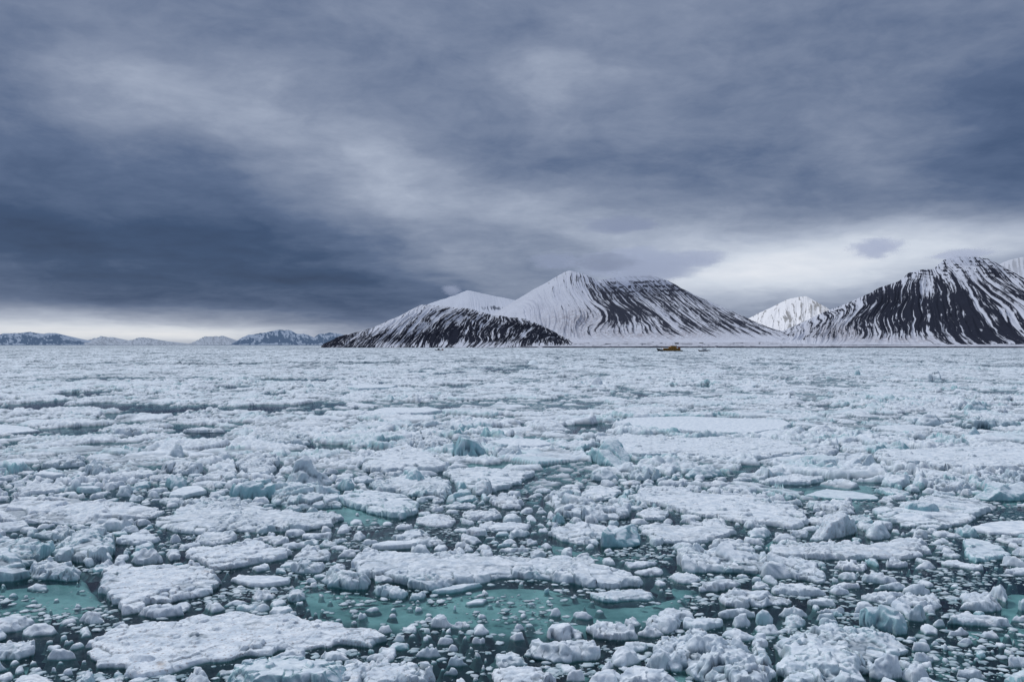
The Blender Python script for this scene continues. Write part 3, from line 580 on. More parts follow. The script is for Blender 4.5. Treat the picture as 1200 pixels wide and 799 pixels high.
pool = np.zeros(ggx.shape, bool)
for im, p, dz, lab in SUBS:
    if dz > -.22: occupy([ground(*q) for q in conv(im, pts(p))], -.2, pool)
heroes = []
for ln in HERO.strip().split('\n'):
    im, p, h, st, te, di, lab = ln.split('|')
    h = float(h); P0 = conv(im, pts(p)); yy = sum(q[1] for q in P0) / len(P0)
    h *= (.62 if st == 'rubble' else .8) if yy > 590 else (.85 if yy > 520 else 1)
    P = raise_back(P0, h)
    heroes.append((P, h, st, float(te) * .8, float(di), lab))
NAMES = {'flat': ('ice_floe', 'ice floe'), 'smooth': ('ice_floe', 'ice floe'), 'lumpy': ('ice_floe', 'ice floe'), 'rubble': ('ice_hummock', 'rubble ice'),
         'block': ('ice_block', 'ice block'), 'peak': ('ice_peak', 'ice block'), 'round': ('ice_lump', 'ice lump')}
far_poly = []
for i, (P, h, st, te, di, lab) in enumerate(heroes):
    cy = sum(p[1] for p in P) / len(P); w = max(p[0] for p in P) - min(p[0] for p in P)
    cell = max(cy * .00105, w / 330)
    V, Q, A, mid = piece(P, h, st, cell, 100 + i * 7, te, di, ledge=min(.9, .25 + .12 * w), ldep=.9, glow=.32)
    nm, cat = NAMES[st]
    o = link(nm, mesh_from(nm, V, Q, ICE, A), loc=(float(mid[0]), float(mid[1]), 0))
    tag(o, lab, cat, 'traced floes and blocks of the drifting pack ice')
    if cy < 133: occupy(P, .12, occ)
    else: far_poly.append(P)
for i, (im, p, dz, lab) in enumerate(SUBS):
    P = [ground(*q) for q in conv(im, pts(p))]
    cy = sum(q[1] for q in P) / len(P)
    V, Q, A, mid = piece(P, .1, 'sub', cy * .003, 900 + i * 5, 0, 0, ledge=.9)
    V[:, 2] += dz * .5; V[:, 2] = np.minimum(V[:, 2], -.07)
    o = link('submerged_ice', mesh_from('submerged_ice', V, Q, ICE, A), loc=(float(mid[0]), float(mid[1]), 0))
    tag(o, lab, 'submerged ice', kind='structure')

# ------------------------------------------------------------------ the many smaller pieces between the traced ones
rs = np.random.RandomState(11)
auto = []
def free(x, y, r):
    i = int((x - GX0) / GC); j = int((y - GY0) / GC); k = max(1, int(r / GC + .5))
    if i - k < 0 or j - k < 0 or i + k >= ggx.shape[1] or j + k >= ggx.shape[0]: return False
    return not occ[j - k:j + k + 1, i - k:i + k + 1].any()
for r, tries, pl, ymax in ((2.1, 2500, 0, 66), (1.5, 4000, 0, 66), (1.05, 6000, 0, 66), (.75, 8000, .006, 66), (.52, 12000, .012, 66), (.36, 15000, .02, 62), (.24, 15000, .05, 56), (.15, 16000, .14, 46)):
    for _ in range(tries):
        y = ymax - (ymax - 24.) * rs.rand()**.8; x = (rs.rand() * 2 - 1) * .72 * y
        rr = r * rs.uniform(.8, 1.2)
        i = int((x - GX0) / GC); j = int((y - GY0) / GC)
        u = rs.rand()
        dens = float(vn(np.array([x / 3.1]), np.array([y / 2.3]), 77)[0])
        if pool[j, i]:
            if r > .3 or u > .035: continue
        elif lead[j, i]:
            if u > pl * (1 + dens): continue
        elif r < .4 and u > .14 + .34 * dens: continue
        if not free(x, y, rr * (.85 if r > 1 else .62)): continue
        k = rs.randint(4, 8); an = rs.rand() * 6.28; asp = rs.uniform(.5, .95)
        P = []
        for q in range(k):
            t = q / k * 6.283; R_ = rr * rs.uniform(.55, 1.25)
            a, b = R_ * math.cos(t), R_ * asp * math.sin(t)
            P.append((x + a * math.cos(an) - b * math.sin(an), y + a * math.sin(an) + b * math.cos(an)))
        occupy(P, .02, occ)
        h = rr * rs.uniform(.16, .4) if rr < .6 else rs.uniform(.18, .42)
        st = rs.choice(['lumpy', 'round', 'rubble', 'block', 'flat', 'peak'], p=[.34, .07, .22, .13, .21, .03]) if rr > .3 else rs.choice(['round', 'lumpy', 'block'], p=[.22, .5, .28])
        auto.append((rr * rr * asp / y**3 if abs(x) < .61 * y and 25.5 < y else 0, P, h, st, rs.choice([0, .1, .3, .7], p=[.5, .25, .15, .1]), rs.choice([0, .2, .5], p=[.6, .25, .15]), x, y, rr, bool(lead[j, i])))
auto.sort(key=lambda t: -t[0])
n_obj = 300 - len(heroes)
mV, mQ, mA, off = [], [], {'teal': [], 'dirt': [], 'slush_shade': [], 'glow': []}, 0
LOOK = {'lumpy': 'knobbly snow crusted', 'round': 'rounded white', 'rubble': 'crumbly jumbled', 'block': 'angular faceted', 'flat': 'flat topped', 'peak': 'pointed'}
for n, (a, P, h, st, te, di, x, y, rr, ld) in enumerate(auto):
    cell = max(y * (.0013 if rr > .3 else .0016), rr / 26)
    V, Q, A, mid = piece(P, h, st, cell, 3000 + n * 3, te, di, ledge=.06 + .2 * min(rr, 1), ldep=(.8 if rr > .8 else .25), glow=.8 if pool[min(pool.shape[0] - 1, max(0, int((y - GY0) / GC))), int((x - GX0) / GC)] else .3)
    if n < n_obj:
        px, py = to_px(x, y)
        side = 'left of the central floe' if px < 400 else ('right of the central floe' if px > 770 else ('behind the central floe' if py < 650 else 'in front of the central floe'))
        row = 'near the bottom edge' if py > 725 else ('in the open leads' if ld else ('among the nearer floes' if py > 640 else 'in the middle pack'))
        nm, cat = NAMES[st]
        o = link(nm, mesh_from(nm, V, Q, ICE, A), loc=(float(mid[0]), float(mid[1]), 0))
        lab = f'small {LOOK[st]} ice piece {row} {side}'
        tag(o, lab, cat, lab.replace('small', 'small').replace('piece', 'pieces'))
        continue
    V[:, 0] += mid[0]; V[:, 1] += mid[1]
    mV.append(V); mQ.append(Q + off); off += len(V)
    for k_ in mA: mA[k_].append(A[k_])
# crumbs: tiny rounded bits strewn over the leads
def ico(sub):
    import bmesh
    b = bmesh.new(); bmesh.ops.create_icosphere(b, subdivisions=sub, radius=1)
    V = np.array([v.co[:] for v in b.verts], np.float32); Fc = np.array([[v.index for v in f.verts] for f in b.faces], np.int32); b.free()
    return V, Fc
b1, t1 = ico(1); b2_, t2 = ico(2)
M = 75000
cy_ = 66 - 42 * rs.rand(M)**.75; cx_ = (rs.rand(M) * 2 - 1) * .7 * cy_
cl = fbm(cx_ / 1.9, cy_ / 1.5, 55, 3, .6)
ok = rs.rand(M) < np.clip(.3 + 1.8 * cl, .04, .95)
ii = ((cx_ - GX0) / GC).astype(int); jj = ((cy_ - GY0) / GC).astype(int)
ok &= ~occ[jj, ii] & ~(pool[jj, ii] & (rs.rand(M) > .28))
cV, cF, cS, coff = [], [], [], 0
for x, y in zip(cx_[ok], cy_[ok]):
    s = .025 + .13 * rs.rand()**3.2
    if y > 50: s *= 1.4
    base, tri = (b2_, t2) if (s > .08 and y < 42) else (b1, t1)
    V = base * (1 + .22 * rs.randn(len(base), 1).clip(-1, 1)) * np.array([s * rs.uniform(.9, 1.6), s * rs.uniform(.8, 1.4), s * rs.uniform(.15, .45)])
    c, q = math.cos(y * 91), math.sin(y * 91)
    V = np.stack([V[:, 0] * c - V[:, 1] * q + x, V[:, 0] * q + V[:, 1] * c + y, V[:, 2] + s * rs.uniform(-.1, .15)], 1)
    cV.append(V); cF.append(tri + coff); cS.append(np.full(len(V), .55 * rs.rand()**2)); coff += len(V)
V = np.concatenate(cV); z0 = np.zeros(len(V))
tag(link('brash_crumbs', mesh_from('brash_crumbs', V, np.concatenate(cF), ICE, {'teal': z0 + .25, 'dirt': z0, 'slush_shade': np.concatenate(cS), 'glow': z0 + .1})),
    'tiny crumbs of ice strewn over the dark leads', 'ice crumbs', kind='stuff')
tag(link('brash_ice', mesh_from('brash_ice', np.concatenate(mV), np.concatenate(mQ), ICE, {k_: np.concatenate(v) for k_, v in mA.items()})),
    'small brash ice filling the water between the nearer floes', 'brash ice', kind='stuff')
print('heroes', len(heroes), 'auto', len(auto), 'crumbs', ok.sum(), 'verts', off, coff)

# ------------------------------------------------------------------ the pack beyond: one sheet of jumbled ice out to the shore and the horizon
rows = int(math.log(9000 / 44.) / .0034); Yr = 44. * np.exp(np.arange(rows) * .0034)
cols = 1180; tn = np.linspace(-.8, .8, cols)
TT, YY = np.meshgrid(tn, Yr); XX = (TT * YY).astype(np.float32); YY = YY.astype(np.float32); del TT
# break the regular rows a little
XX += vn(XX / .3, YY / .3, 5) * .03; 
def prob(s0, lo=.0):
    def f(px, py):
        near = sm(50, 62, py)
        i = np.clip(((px - GX0) / GC).astype(int), 0, ggx.shape[1] - 1); j = np.clip(((py - GY0) / GC).astype(int), 0, ggx.shape[0] - 1)
        inside = (px > GX0) & (px < GX1) & (py < GY1) & (py > GY0)
        l = lead[j, i] & inside
        gap = vn(px / 26 + 3, py / 34, 8)
        p = s0 * (1 - .7 * sm(.2, .6, gap)) * near
        return np.where(l, p * lo, p)
    return f
Z1, i1 = blocks(XX, YY, 7.0, 400, .42, prob(.76, .05), .05, 1.6, .38, .62)
Z2, i2 = blocks(XX, YY, 2.7, 420, .5, prob(.7, .2), .18, 1.5)
mask = YY < 900
hum = sm(-.1, .75, fbm(XX / 15, YY / 15, 31, 3, .6))
fade = sm(2600, 700, YY)
Z1 = np.clip(Z1, -.4, 9); Z2 = np.clip(Z2, -.4, 9) * (.55 + 1.0 * hum)
Z = np.maximum(Z1, Z2) + .25 * np.minimum(np.clip(Z1, 0, 9), np.clip(Z2, 0, 9)); del Z1
Z3 = np.full(Z.shape, -1., np.float32); 
rmax = int(np.searchsorted(Yr, 700))
a3, i3 = blocks(XX[:rmax], YY[:rmax], 1.1, 440, .3, prob(.62, .4), .28, 1.7)
Z3[:rmax] = a3 * (.45 + 1.0 * hum[:rmax])
a4, _ = blocks(XX[:rmax], YY[:rmax], .5, 460, .15, prob(.6, .5), .3, 1.7)
flatp = (i1 < .34) & (Z > .12)                         # snow covered level plates stay clear of rubble
rub = np.where(flatp[:rmax], .12, 1.)
Z[:rmax] = np.where(Z[:rmax] > 0, Z[:rmax] + np.clip(Z3[:rmax], 0, 9) * rub + np.clip(a4, 0, 9) * rub, np.maximum(Z[:rmax], np.maximum(a3, a4) * .8 - .30 * sm(-.15, .15, fbm(XX[:rmax] / 4.5, YY[:rmax] / 5.5, 64, 3))))
Z = np.clip(Z, -.45, 9)
big, _ = blocks(XX, YY, 46, 480, 1.5, .34, .02, .28, .06, .14)      # scattered larger hummocks
Z += np.clip(big, 0, 9) * sm(70, 120, YY) * (.5 + .7 * np.abs(fbm(XX / 1.6, YY / 1.6, 71, 3)))
Z += .05 * fbm(XX / .5, YY / .5, 33, 3) * (YY < 300) + .10 * vn(XX / 3, YY / 3, 61)
# give way to the pieces already standing here
gi = np.clip(((XX - GX0) / GC).astype(int), 0, ggx.shape[1] - 1); gj = np.clip(((YY - GY0) / GC).astype(int), 0, ggx.shape[0] - 1)
o_ = occ[gj, gi] & (XX > GX0) & (XX < GX1) & (YY < GY1 - .5)
om = blur(o_.astype(np.float32), 2); Z = Z - 1.3 * sm(.0, .75, om) * (1 + .5 * vn(XX / .4, YY / .4, 66)); Z = np.maximum(np.where(o_, np.minimum(Z, -.4), Z), -.45)
for P in far_poly:
    xs = [p[0] for p in P]; ys = [p[1] for p in P]
    r0, r1 = np.searchsorted(Yr, [min(ys) - 1, max(ys) + 1])
    s_ = sdf(XX[r0:r1], YY[r0:r1], P) > 0
    Z[r0:r1] = np.where(s_, np.minimum(Z[r0:r1], -.3), Z[r0:r1])
far = sm(900, 3500, YY); lead_far = sm(.27, .38, fbm(XX / 11, YY / 22, 120, 5, .65) * .8 + .25 * vn(XX / 60, YY / 110, 122)) * sm(70, 130, YY); Z = Z - .8 * lead_far; Z = np.maximum(Z * (1 - .6 * far) + .12 * far, -.45)
idx = np.arange(rows * cols, dtype=np.int32).reshape(rows, cols)
lowq = Z < -.25
kq = ~(lowq[:-1, :-1] & lowq[1:, :-1] & lowq[:-1, 1:] & lowq[1:, 1:])
Q = np.stack([idx[:-1, :-1][kq], idx[:-1, 1:][kq], idx[1:, 1:][kq], idx[1:, :-1][kq]], 1)
used = np.zeros(rows * cols, bool); used[Q.ravel()] = True
re = np.cumsum(used).astype(np.int32) - 1
teal_ = np.where(i2 > .74, .8, 0) * (Z > .15) + .25 * sm(.2, .6, fbm(XX / 22, YY / 30, 91, 3))
dirt_ = .35 * sm(.1, .6, fbm(XX / 40, YY / 60, 93, 3)) + .6 * (i2 < .025)
hs = fbm(XX / 1.2, YY / 2.2, 95, 3, .6)
slush_shade_ = sm(.30, .04, Z) * .7 + .3 * sm(.2, .6, hs)
slush_shade_ += np.clip((blur(Z, 3) - Z) * 3.2, -.15, .85)  # crease shade painted where the sheet dips below its blurred height
ff = sm(140, 500, YY)
slush_shade_ += ff * (1.0 * sm(-.02, .42, fbm(XX / 5, YY / 16, 96, 5, .7)) + .6 * sm(.0, .45, fbm(XX / 24, YY / 90, 98, 4, .65)) - .12) + .45 * sm(500, 2500, YY) * sm(-.1, .4, fbm(XX / 60, YY / 350, 99, 4, .7))  # far speckle painted in for the shade of relief flattened there
slush_shade_ = np.clip(slush_shade_, 0, 1)
V = np.stack([XX.ravel(), YY.ravel(), Z.ravel()], 1)[used]
me = mesh_from('pack_ice', V, re[Q], ICE, {'teal': teal_.ravel()[used], 'dirt': dirt_.ravel()[used], 'slush_shade': slush_shade_.ravel()[used], 'glow': np.full(len(V), .12)})
tag(link('pack_ice', me), 'close packed drift ice spreading to the far shore and horizon', 'pack ice', kind='stuff')
del XX, YY, Z, Q, V, Z2, Z3, hum, idx

# ------------------------------------------------------------------ water
def sheet(name, x0, x1, y0, y1, z, mat, label, cat):
    me = mesh_from(name, [(x0, y0, z), (x1, y0, z), (x1, y1, z), (x0, y1, z)], [(0, 1, 2, 3)], mat, smooth=False)
    return tag(link(name, me), label, cat, kind='structure')
sheet('sea_water', -60000, 60000, -300, 60000, 0, WATER, 'dark fjord water between the ice floes', 'water')
sheet('deep_water', -60000, 60000, -300, 60000, -2.6, plain('deep_water_dark', (.003, .008, .018), .9, .3, .05), 'black depth under the water surface', 'water')

# ------------------------------------------------------------------ mountains: slopes fanning from a ridge line down to a foot line
def P3(px, py, Y): return np.array([(px - 600) / F * Y, Y, CH + (HY - py) / F * Y])
def interp(P, n, jag=0., seed=0):
    P = np.array(P, float); s = np.r_[0, np.cumsum(np.hypot(np.diff(P[:, 0]), np.diff(P[:, 1])))]; s /= s[-1]
    t = np.linspace(0, 1, n); return s, t, P
def fan(name, ridge, foot, Yr, Yf, mat, label, seed, rockf, nS=900, nV=200, pw=1.15, gul=14., gf=90, back=900, jag=.8, bulge=0):
    Rg = np.array(ridge, float); Ft = np.array(foot, float)
    s0 = (Rg[:, 0] - Rg[0, 0]) / (Rg[-1, 0] - Rg[0, 0])
    s = np.linspace(0, 1, nS)
    rx = np.interp(s, s0, Rg[:, 0]); ry = np.interp(s, s0, Rg[:, 1])
    # slightly rounded joints along the skyline
    ker = np.ones(9) / 9; ry = np.convolve(np.pad(ry, 4, 'edge'), ker, 'valid')
    ry = ry + jag * fbm(s * 40, s * 0 + seed, seed, 4, .6)
    fs = np.linspace(0, 1, len(Ft)) if len(Ft) != len(Rg) else s0
    fx = np.interp(s, fs, Ft[:, 0]); fy = np.interp(s, fs, Ft[:, 1])
    v = np.linspace(0, 1, nV)[:, None]
    RX = (rx - 600) / F * Yr; RZ = CH + (HY - ry) / F * Yr
    FX = (fx - 600) / F * Yf; FZ = CH + (HY - fy) / F * Yf
    X = RX * (1 - v) + FX * v; Y = Yr * (1 - v) + Yf * v + 0 * s
    Zz = FZ + (RZ - FZ) * (1 - v)**pw
    S = s + 0 * v; Vv = v + 0 * s
    sw = S + .03 * vn(S * 5, Vv * 2.2, seed + 33) * Vv + .014 * vn(S * 14, Vv * 3.5, seed + 34) + .009 * fbm(S * 9, Vv * 4, seed + 1, 4, .6)
    g1 = 1 - 2 * np.abs(fbm(sw * gf * .28, Vv * 1.3 + S * 2, seed + 2, 2)); g2 = 1 - 2 * np.abs(vn(sw * gf, Vv * 3.2, seed + 4))
    g3 = fbm(sw * gf * 2.6, Vv * 2.6, seed + 6, 3)
    env = 4 * Vv * (1 - Vv) ; env = np.minimum(env * 1.4, 1)
    Zz = Zz + gul * env * (g1 * 1.0 + g2 * .55 + g3 * .3) * (.35 + .65 * (RZ - FZ) / max(1, (RZ - FZ).max()))
    Y2 = Y - bulge * env
    g4 = fbm(sw * gf * 1.3 + 5, Vv * 11, seed + 8, 4, .7)
    vein = np.exp(-(fbm(sw * gf * .75 + 3, Vv * 1.7 + S * 3, seed + 9, 4, .65) / .07)**2) + .8 * np.exp(-(fbm(sw * gf * 1.7 + 30, Vv * 4, seed + 14, 3, .6) / .07)**2)
    rib = -.42 * vein + .26 * g1 + .36 * g2 + .62 * g3 + .7 * g4
    px, py = 600 + F * X / Y2, HY - F * (Zz - CH) / Y2
    bias, scree = rockf(px, py, S, Vv)
    rock = .5 + .9 * (rib + bias + .16)
    nb = 12; vb = np.linspace(1, 0, nb, endpoint=False)[:, None][::1]
    XB = RX + 0 * vb; YB = Yr + back * vb + 0 * s; ZB = RZ * (1 - vb) - 20 * vb
    A = lambda a, b: np.concatenate([a, b], 0)
    X = A(XB, X); Y2 = A(YB, Y2); Zz = A(ZB, Zz); rock = A(np.zeros(XB.shape), rock); scree = A(np.zeros(XB.shape), scree + 0 * S)
    r, c = X.shape; idx = np.arange(r * c).reshape(r, c)
    Q = np.stack([idx[:-1, :-1], idx[1:, :-1], idx[1:, 1:], idx[:-1, 1:]], -1).reshape(-1, 4)
    me = mesh_from(name, np.stack([X.ravel(), Y2.ravel(), Zz.ravel()], 1), Q, mat, {'rock': np.clip(rock.ravel(), -1, 2), 'scree': np.clip(scree.ravel(), 0, 1)})
    return tag(link(name, me), label, 'mountain', kind='structure')
def G(px, py, cx, cy, rx, ry, a): return a * np.exp(-((px - cx) / rx)**2 - ((py - cy) / ry)**2)

SN = (.66, .70, .80); RK = (.012, .014, .022)
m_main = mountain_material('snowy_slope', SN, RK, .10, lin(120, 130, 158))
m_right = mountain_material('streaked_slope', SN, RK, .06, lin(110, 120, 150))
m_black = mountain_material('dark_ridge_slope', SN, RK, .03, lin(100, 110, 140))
m_white = mountain_material('white_peak_slope', (.88, .90, .97), (.02, .025, .04), .30, lin(236, 240, 248), .008)  # bright haze emission put in to lighten the peak
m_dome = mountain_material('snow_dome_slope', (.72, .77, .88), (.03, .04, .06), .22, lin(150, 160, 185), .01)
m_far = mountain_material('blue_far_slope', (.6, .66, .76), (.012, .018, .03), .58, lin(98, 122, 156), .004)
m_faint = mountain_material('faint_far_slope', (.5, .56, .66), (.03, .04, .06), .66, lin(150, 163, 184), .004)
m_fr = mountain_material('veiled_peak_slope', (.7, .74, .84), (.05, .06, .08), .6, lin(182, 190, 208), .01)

def rk_main(px, py, S, V):
    b = -.58 + G(px, py, 712, 349, 20, 9, .5) + G(px, py, 690, 331, 14, 8, .35) + G(px, py, 728, 366, 26, 12, .75) + G(px, py, 700, 342, 12, 6, .3)
    b += G(px, py, 790, 372, 60, 15, .42) + G(px, py, 770, 345, 45, 14, .38) + G(px, py, 845, 382, 45, 9, .3)
    b -= G(px, py, 620, 365, 55, 40, .8) * sm(700, 675, px)
    b -= .6 * sm(388, 398, py)
    st = (np.sin(py * 1.15 + .04 * px + 1.2 * vn(px / 8, py / 5, 2)) > .1) * sm(700, 730, px) * sm(862, 800, px) * sm(352, 334, py)
    b += .95 * st * sm(-.3, .4, fbm(px / 3.4, py / 6, 3, 3, .6)) 
    sc = G(px, py, 680, 375, 45, 14, .8) + G(px, py, 760, 392, 90, 6, .7)
    return b, sc
def rk_black(px, py, S, V):
    b = -.30 + .38 * sm(370, 392, py + .25 * (px - 520) * (px < 520)) - G(px, py, 462, 372, 26, 14, .55) - G(px, py, 500, 362, 20, 6, .4) + .55 * sm(425, 395, px) - .4 * sm(398, 404, py) * (px > 440)
    b += G(px, py, 600, 380, 50, 8, .2)
    return b, 0 * px
def rk_right(px, py, S, V):
    b = -.52 + G(px, py, 1050, 360, 62, 28, .58) + G(px, py, 1120, 375, 80, 24, .55) + G(px, py, 1040, 345, 30, 12, .3) + G(px, py, 1180, 392, 60, 14, .6) + G(px, py, 1150, 340, 60, 18, .35) + G(px, py, 1250, 380, 60, 24, .5)
    b -= .6 * sm(394, 402, py) * sm(1110, 1040, px)
    st = (np.sin(py * 1.5 - .06 * px + 1.5 * vn(px / 7, py / 5, 2)) > .2) * sm(330, 318, py)
    b += .8 * st * sm(-.2, .5, fbm(px / 3.1, py / 6, 3, 3, .6))
    sc = G(px, py, 985, 388, 40, 10, .9) + G(px, py, 1060, 398, 70, 5, .6)
    return b, sc
def rk_white(px, py, S, V):
    return -.75 + G(px, py, 940, 362, 12, 14, .6) + G(px, py, 914, 373, 12, 9, .5) + G(px, py, 959, 358, 9, 8, .5), 0 * px
def rk_dome(px, py, S, V): return -1.2 + G(px, py, 578, 361, 14, 3.5, 1.5), 0 * px
def rk_far(px, py, S, V): return -.38 + .5 * sm(.2, .6, V) - .5 * sm(.82, .97, V), 0 * px
def rk_faint(px, py, S, V): return -.35 + 0 * px, 0 * px

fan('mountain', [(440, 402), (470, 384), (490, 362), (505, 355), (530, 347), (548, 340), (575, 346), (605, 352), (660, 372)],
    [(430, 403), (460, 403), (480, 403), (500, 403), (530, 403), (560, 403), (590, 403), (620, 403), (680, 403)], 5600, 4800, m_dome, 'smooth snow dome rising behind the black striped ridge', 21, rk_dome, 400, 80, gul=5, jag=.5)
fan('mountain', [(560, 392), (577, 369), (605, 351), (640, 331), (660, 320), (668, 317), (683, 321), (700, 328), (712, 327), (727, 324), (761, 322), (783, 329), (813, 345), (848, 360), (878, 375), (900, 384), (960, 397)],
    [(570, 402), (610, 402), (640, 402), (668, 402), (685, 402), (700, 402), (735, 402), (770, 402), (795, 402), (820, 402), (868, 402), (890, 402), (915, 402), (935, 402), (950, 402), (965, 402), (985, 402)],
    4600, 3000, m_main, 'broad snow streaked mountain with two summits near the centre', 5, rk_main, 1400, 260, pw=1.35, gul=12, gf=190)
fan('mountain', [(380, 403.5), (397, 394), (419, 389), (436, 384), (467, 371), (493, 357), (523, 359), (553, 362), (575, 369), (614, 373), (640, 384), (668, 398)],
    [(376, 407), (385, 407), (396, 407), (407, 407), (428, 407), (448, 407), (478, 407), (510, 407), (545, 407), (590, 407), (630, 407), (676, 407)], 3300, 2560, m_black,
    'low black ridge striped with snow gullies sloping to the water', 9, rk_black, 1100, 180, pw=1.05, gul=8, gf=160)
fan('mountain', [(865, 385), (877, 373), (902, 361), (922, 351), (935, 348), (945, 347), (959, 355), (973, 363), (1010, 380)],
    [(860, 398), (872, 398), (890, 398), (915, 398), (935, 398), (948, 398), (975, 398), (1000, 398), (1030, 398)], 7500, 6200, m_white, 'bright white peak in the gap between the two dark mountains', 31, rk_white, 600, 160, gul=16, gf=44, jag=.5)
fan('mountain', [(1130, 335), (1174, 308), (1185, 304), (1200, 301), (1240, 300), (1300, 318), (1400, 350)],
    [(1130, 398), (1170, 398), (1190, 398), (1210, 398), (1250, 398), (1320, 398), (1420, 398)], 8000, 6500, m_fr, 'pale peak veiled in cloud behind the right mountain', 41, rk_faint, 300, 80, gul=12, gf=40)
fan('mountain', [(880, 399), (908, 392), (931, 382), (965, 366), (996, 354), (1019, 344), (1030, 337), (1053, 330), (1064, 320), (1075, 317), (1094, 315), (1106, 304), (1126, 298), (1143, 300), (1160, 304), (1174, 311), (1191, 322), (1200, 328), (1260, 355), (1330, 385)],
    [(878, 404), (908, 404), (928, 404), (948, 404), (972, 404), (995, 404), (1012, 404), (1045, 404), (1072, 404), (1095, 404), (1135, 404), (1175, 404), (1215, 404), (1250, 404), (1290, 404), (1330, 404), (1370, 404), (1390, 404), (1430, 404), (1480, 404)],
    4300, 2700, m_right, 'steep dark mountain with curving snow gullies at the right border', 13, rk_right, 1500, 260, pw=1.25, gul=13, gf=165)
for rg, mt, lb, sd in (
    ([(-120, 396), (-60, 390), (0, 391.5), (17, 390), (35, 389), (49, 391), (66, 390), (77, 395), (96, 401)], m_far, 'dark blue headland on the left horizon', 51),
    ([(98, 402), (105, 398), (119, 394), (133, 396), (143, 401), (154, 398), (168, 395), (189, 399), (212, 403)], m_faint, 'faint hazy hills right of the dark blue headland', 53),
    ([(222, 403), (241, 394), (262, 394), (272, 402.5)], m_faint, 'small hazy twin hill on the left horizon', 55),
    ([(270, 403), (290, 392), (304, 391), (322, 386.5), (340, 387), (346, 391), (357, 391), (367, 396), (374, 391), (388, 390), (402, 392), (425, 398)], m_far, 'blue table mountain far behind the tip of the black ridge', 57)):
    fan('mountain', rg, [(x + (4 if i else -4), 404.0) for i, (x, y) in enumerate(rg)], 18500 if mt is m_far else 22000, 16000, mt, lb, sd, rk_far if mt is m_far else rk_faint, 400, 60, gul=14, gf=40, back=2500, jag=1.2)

# snow plain along the shore with its dark beach and road lines
def shore():
    nS, nV = 900, 110
    px = np.linspace(560, 1500, nS); v = np.linspace(0, 1, nV)[:, None]
    s = (px - 560) / 940
    yf = 2480 + 60 * vn(px / 60, px * 0, 3)
    Y = yf + (6600 - yf) * v**2.4
    X = (px - 600) / F * Y
    edge = sm(560, 640, px)
    Z = -.6 + (3.2 * sm(0, .1, v) + np.minimum(.027 * (Y - yf), 22 + .009 * (Y - 3300)) + 2.2 * np.abs(fbm(px / 22, v * 6, 4, 3)) * sm(.02, .2, v)) * edge
    rock = .2 + .62 * sm(48, 22, Y - yf) * sm(-.9, -.1, fbm(px / 8, v * 5, 19, 3, .7)) + .38 * sm(.02, .008, np.abs(v - .32 - .07 * vn(px / 70, px * 0, 6) - .03 * vn(px / 15, px * 0, 7))) * sm(-.3, .3, fbm(px / 6, v * 30, 9, 3)) + .9 * G(px, v, 810, .75, 16, .1, 1) * (vn(px / 3, v * 30, 8) > -.4)
    rock += .35 * (vn(px / 5, v * 45, 12) > .55)
    idx = np.arange(nS * nV).reshape(nV, nS)
    Q = np.stack([idx[:-1, :-1], idx[:-1, 1:], idx[1:, 1:], idx[1:, :-1]], -1).reshape(-1, 4)
    me = mesh_from('shore_plain', np.stack([X.ravel(), Y.ravel(), Z.ravel()], 1), Q, m_main, {'rock': rock.ravel(), 'scree': np.full(nS * nV, .35)})
    tag(link('shore_plain', me), 'low snow covered shore plain below the mountains', 'shore', kind='structure')
shore()

# ------------------------------------------------------------------ mesh helpers for the vessels and huts
class MB:
    def __init__(s): s.v = []; s.f = []
    def box(s, x0, x1, y0, y1, z0, z1, tx=0, ty=0):
        b = len(s.v)
        s.v += [(x0, y0, z0), (x1, y0, z0), (x1, y1, z0), (x0, y1, z0), (x0 + tx, y0 + ty, z1), (x1 - tx, y0 + ty, z1), (x1 - tx, y1 - ty, z1), (x0 + tx, y1 - ty, z1)]
        s.f += [tuple(b + i for i in q) for q in ((0, 3, 2, 1), (4, 5, 6, 7), (0, 1, 5, 4), (1, 2, 6, 5), (2, 3, 7, 6), (3, 0, 4, 7))]; return s
    def tube(s, a, c, r, r2=None, n=8):
        r2 = r if r2 is None else r2; b = len(s.v); a = np.array(a, float); c = np.array(c, float); d = c - a; d /= np.linalg.norm(d)
        u = np.cross(d, (0, 0, 1) if abs(d[2]) < .9 else (1, 0, 0)); u /= np.linalg.norm(u); w = np.cross(d, u)
        for p, q in ((a, r), (c, r2)):
            for i in range(n): t = i / n * 6.2832; s.v.append(tuple(p + q * (math.cos(t) * u + math.sin(t) * w)))
        for i in range(n): s.f.append((b + i, b + (i + 1) % n, b + n + (i + 1) % n, b + n + i))
        s.f.append(tuple(b + n - 1 - i for i in range(n))); s.f.append(tuple(b + n + i for i in range(n))); return s
    def loft(s, secs):
        b = len(s.v); n = len(secs[0])
        for q in secs: s.v += q
        for i in range(len(secs) - 1):
            for j in range(n): s.f.append((b + i * n + j, b + i * n + (j + 1) % n, b + (i + 1) * n + (j + 1) % n, b + (i + 1) * n + j))
        s.f.append(tuple(b + i for i in range(n))[::-1]); s.f.append(tuple(b + (len(secs) - 1) * n + i for i in range(n))); return s
    def build(s, name, mat, parent):
        me = bpy.data.meshes.new(name); me.from_pydata(s.v, [], s.f); me.materials.append(mat); me.update()
        return link(name, me, parent)
def root(name, loc, label, cat, rz=0, group=None):
    o = bpy.data.objects.new(name, None); C.objects.link(o); o.location = loc; o.rotation_euler = (0, 0, rz); return tag(o, label, cat, group)
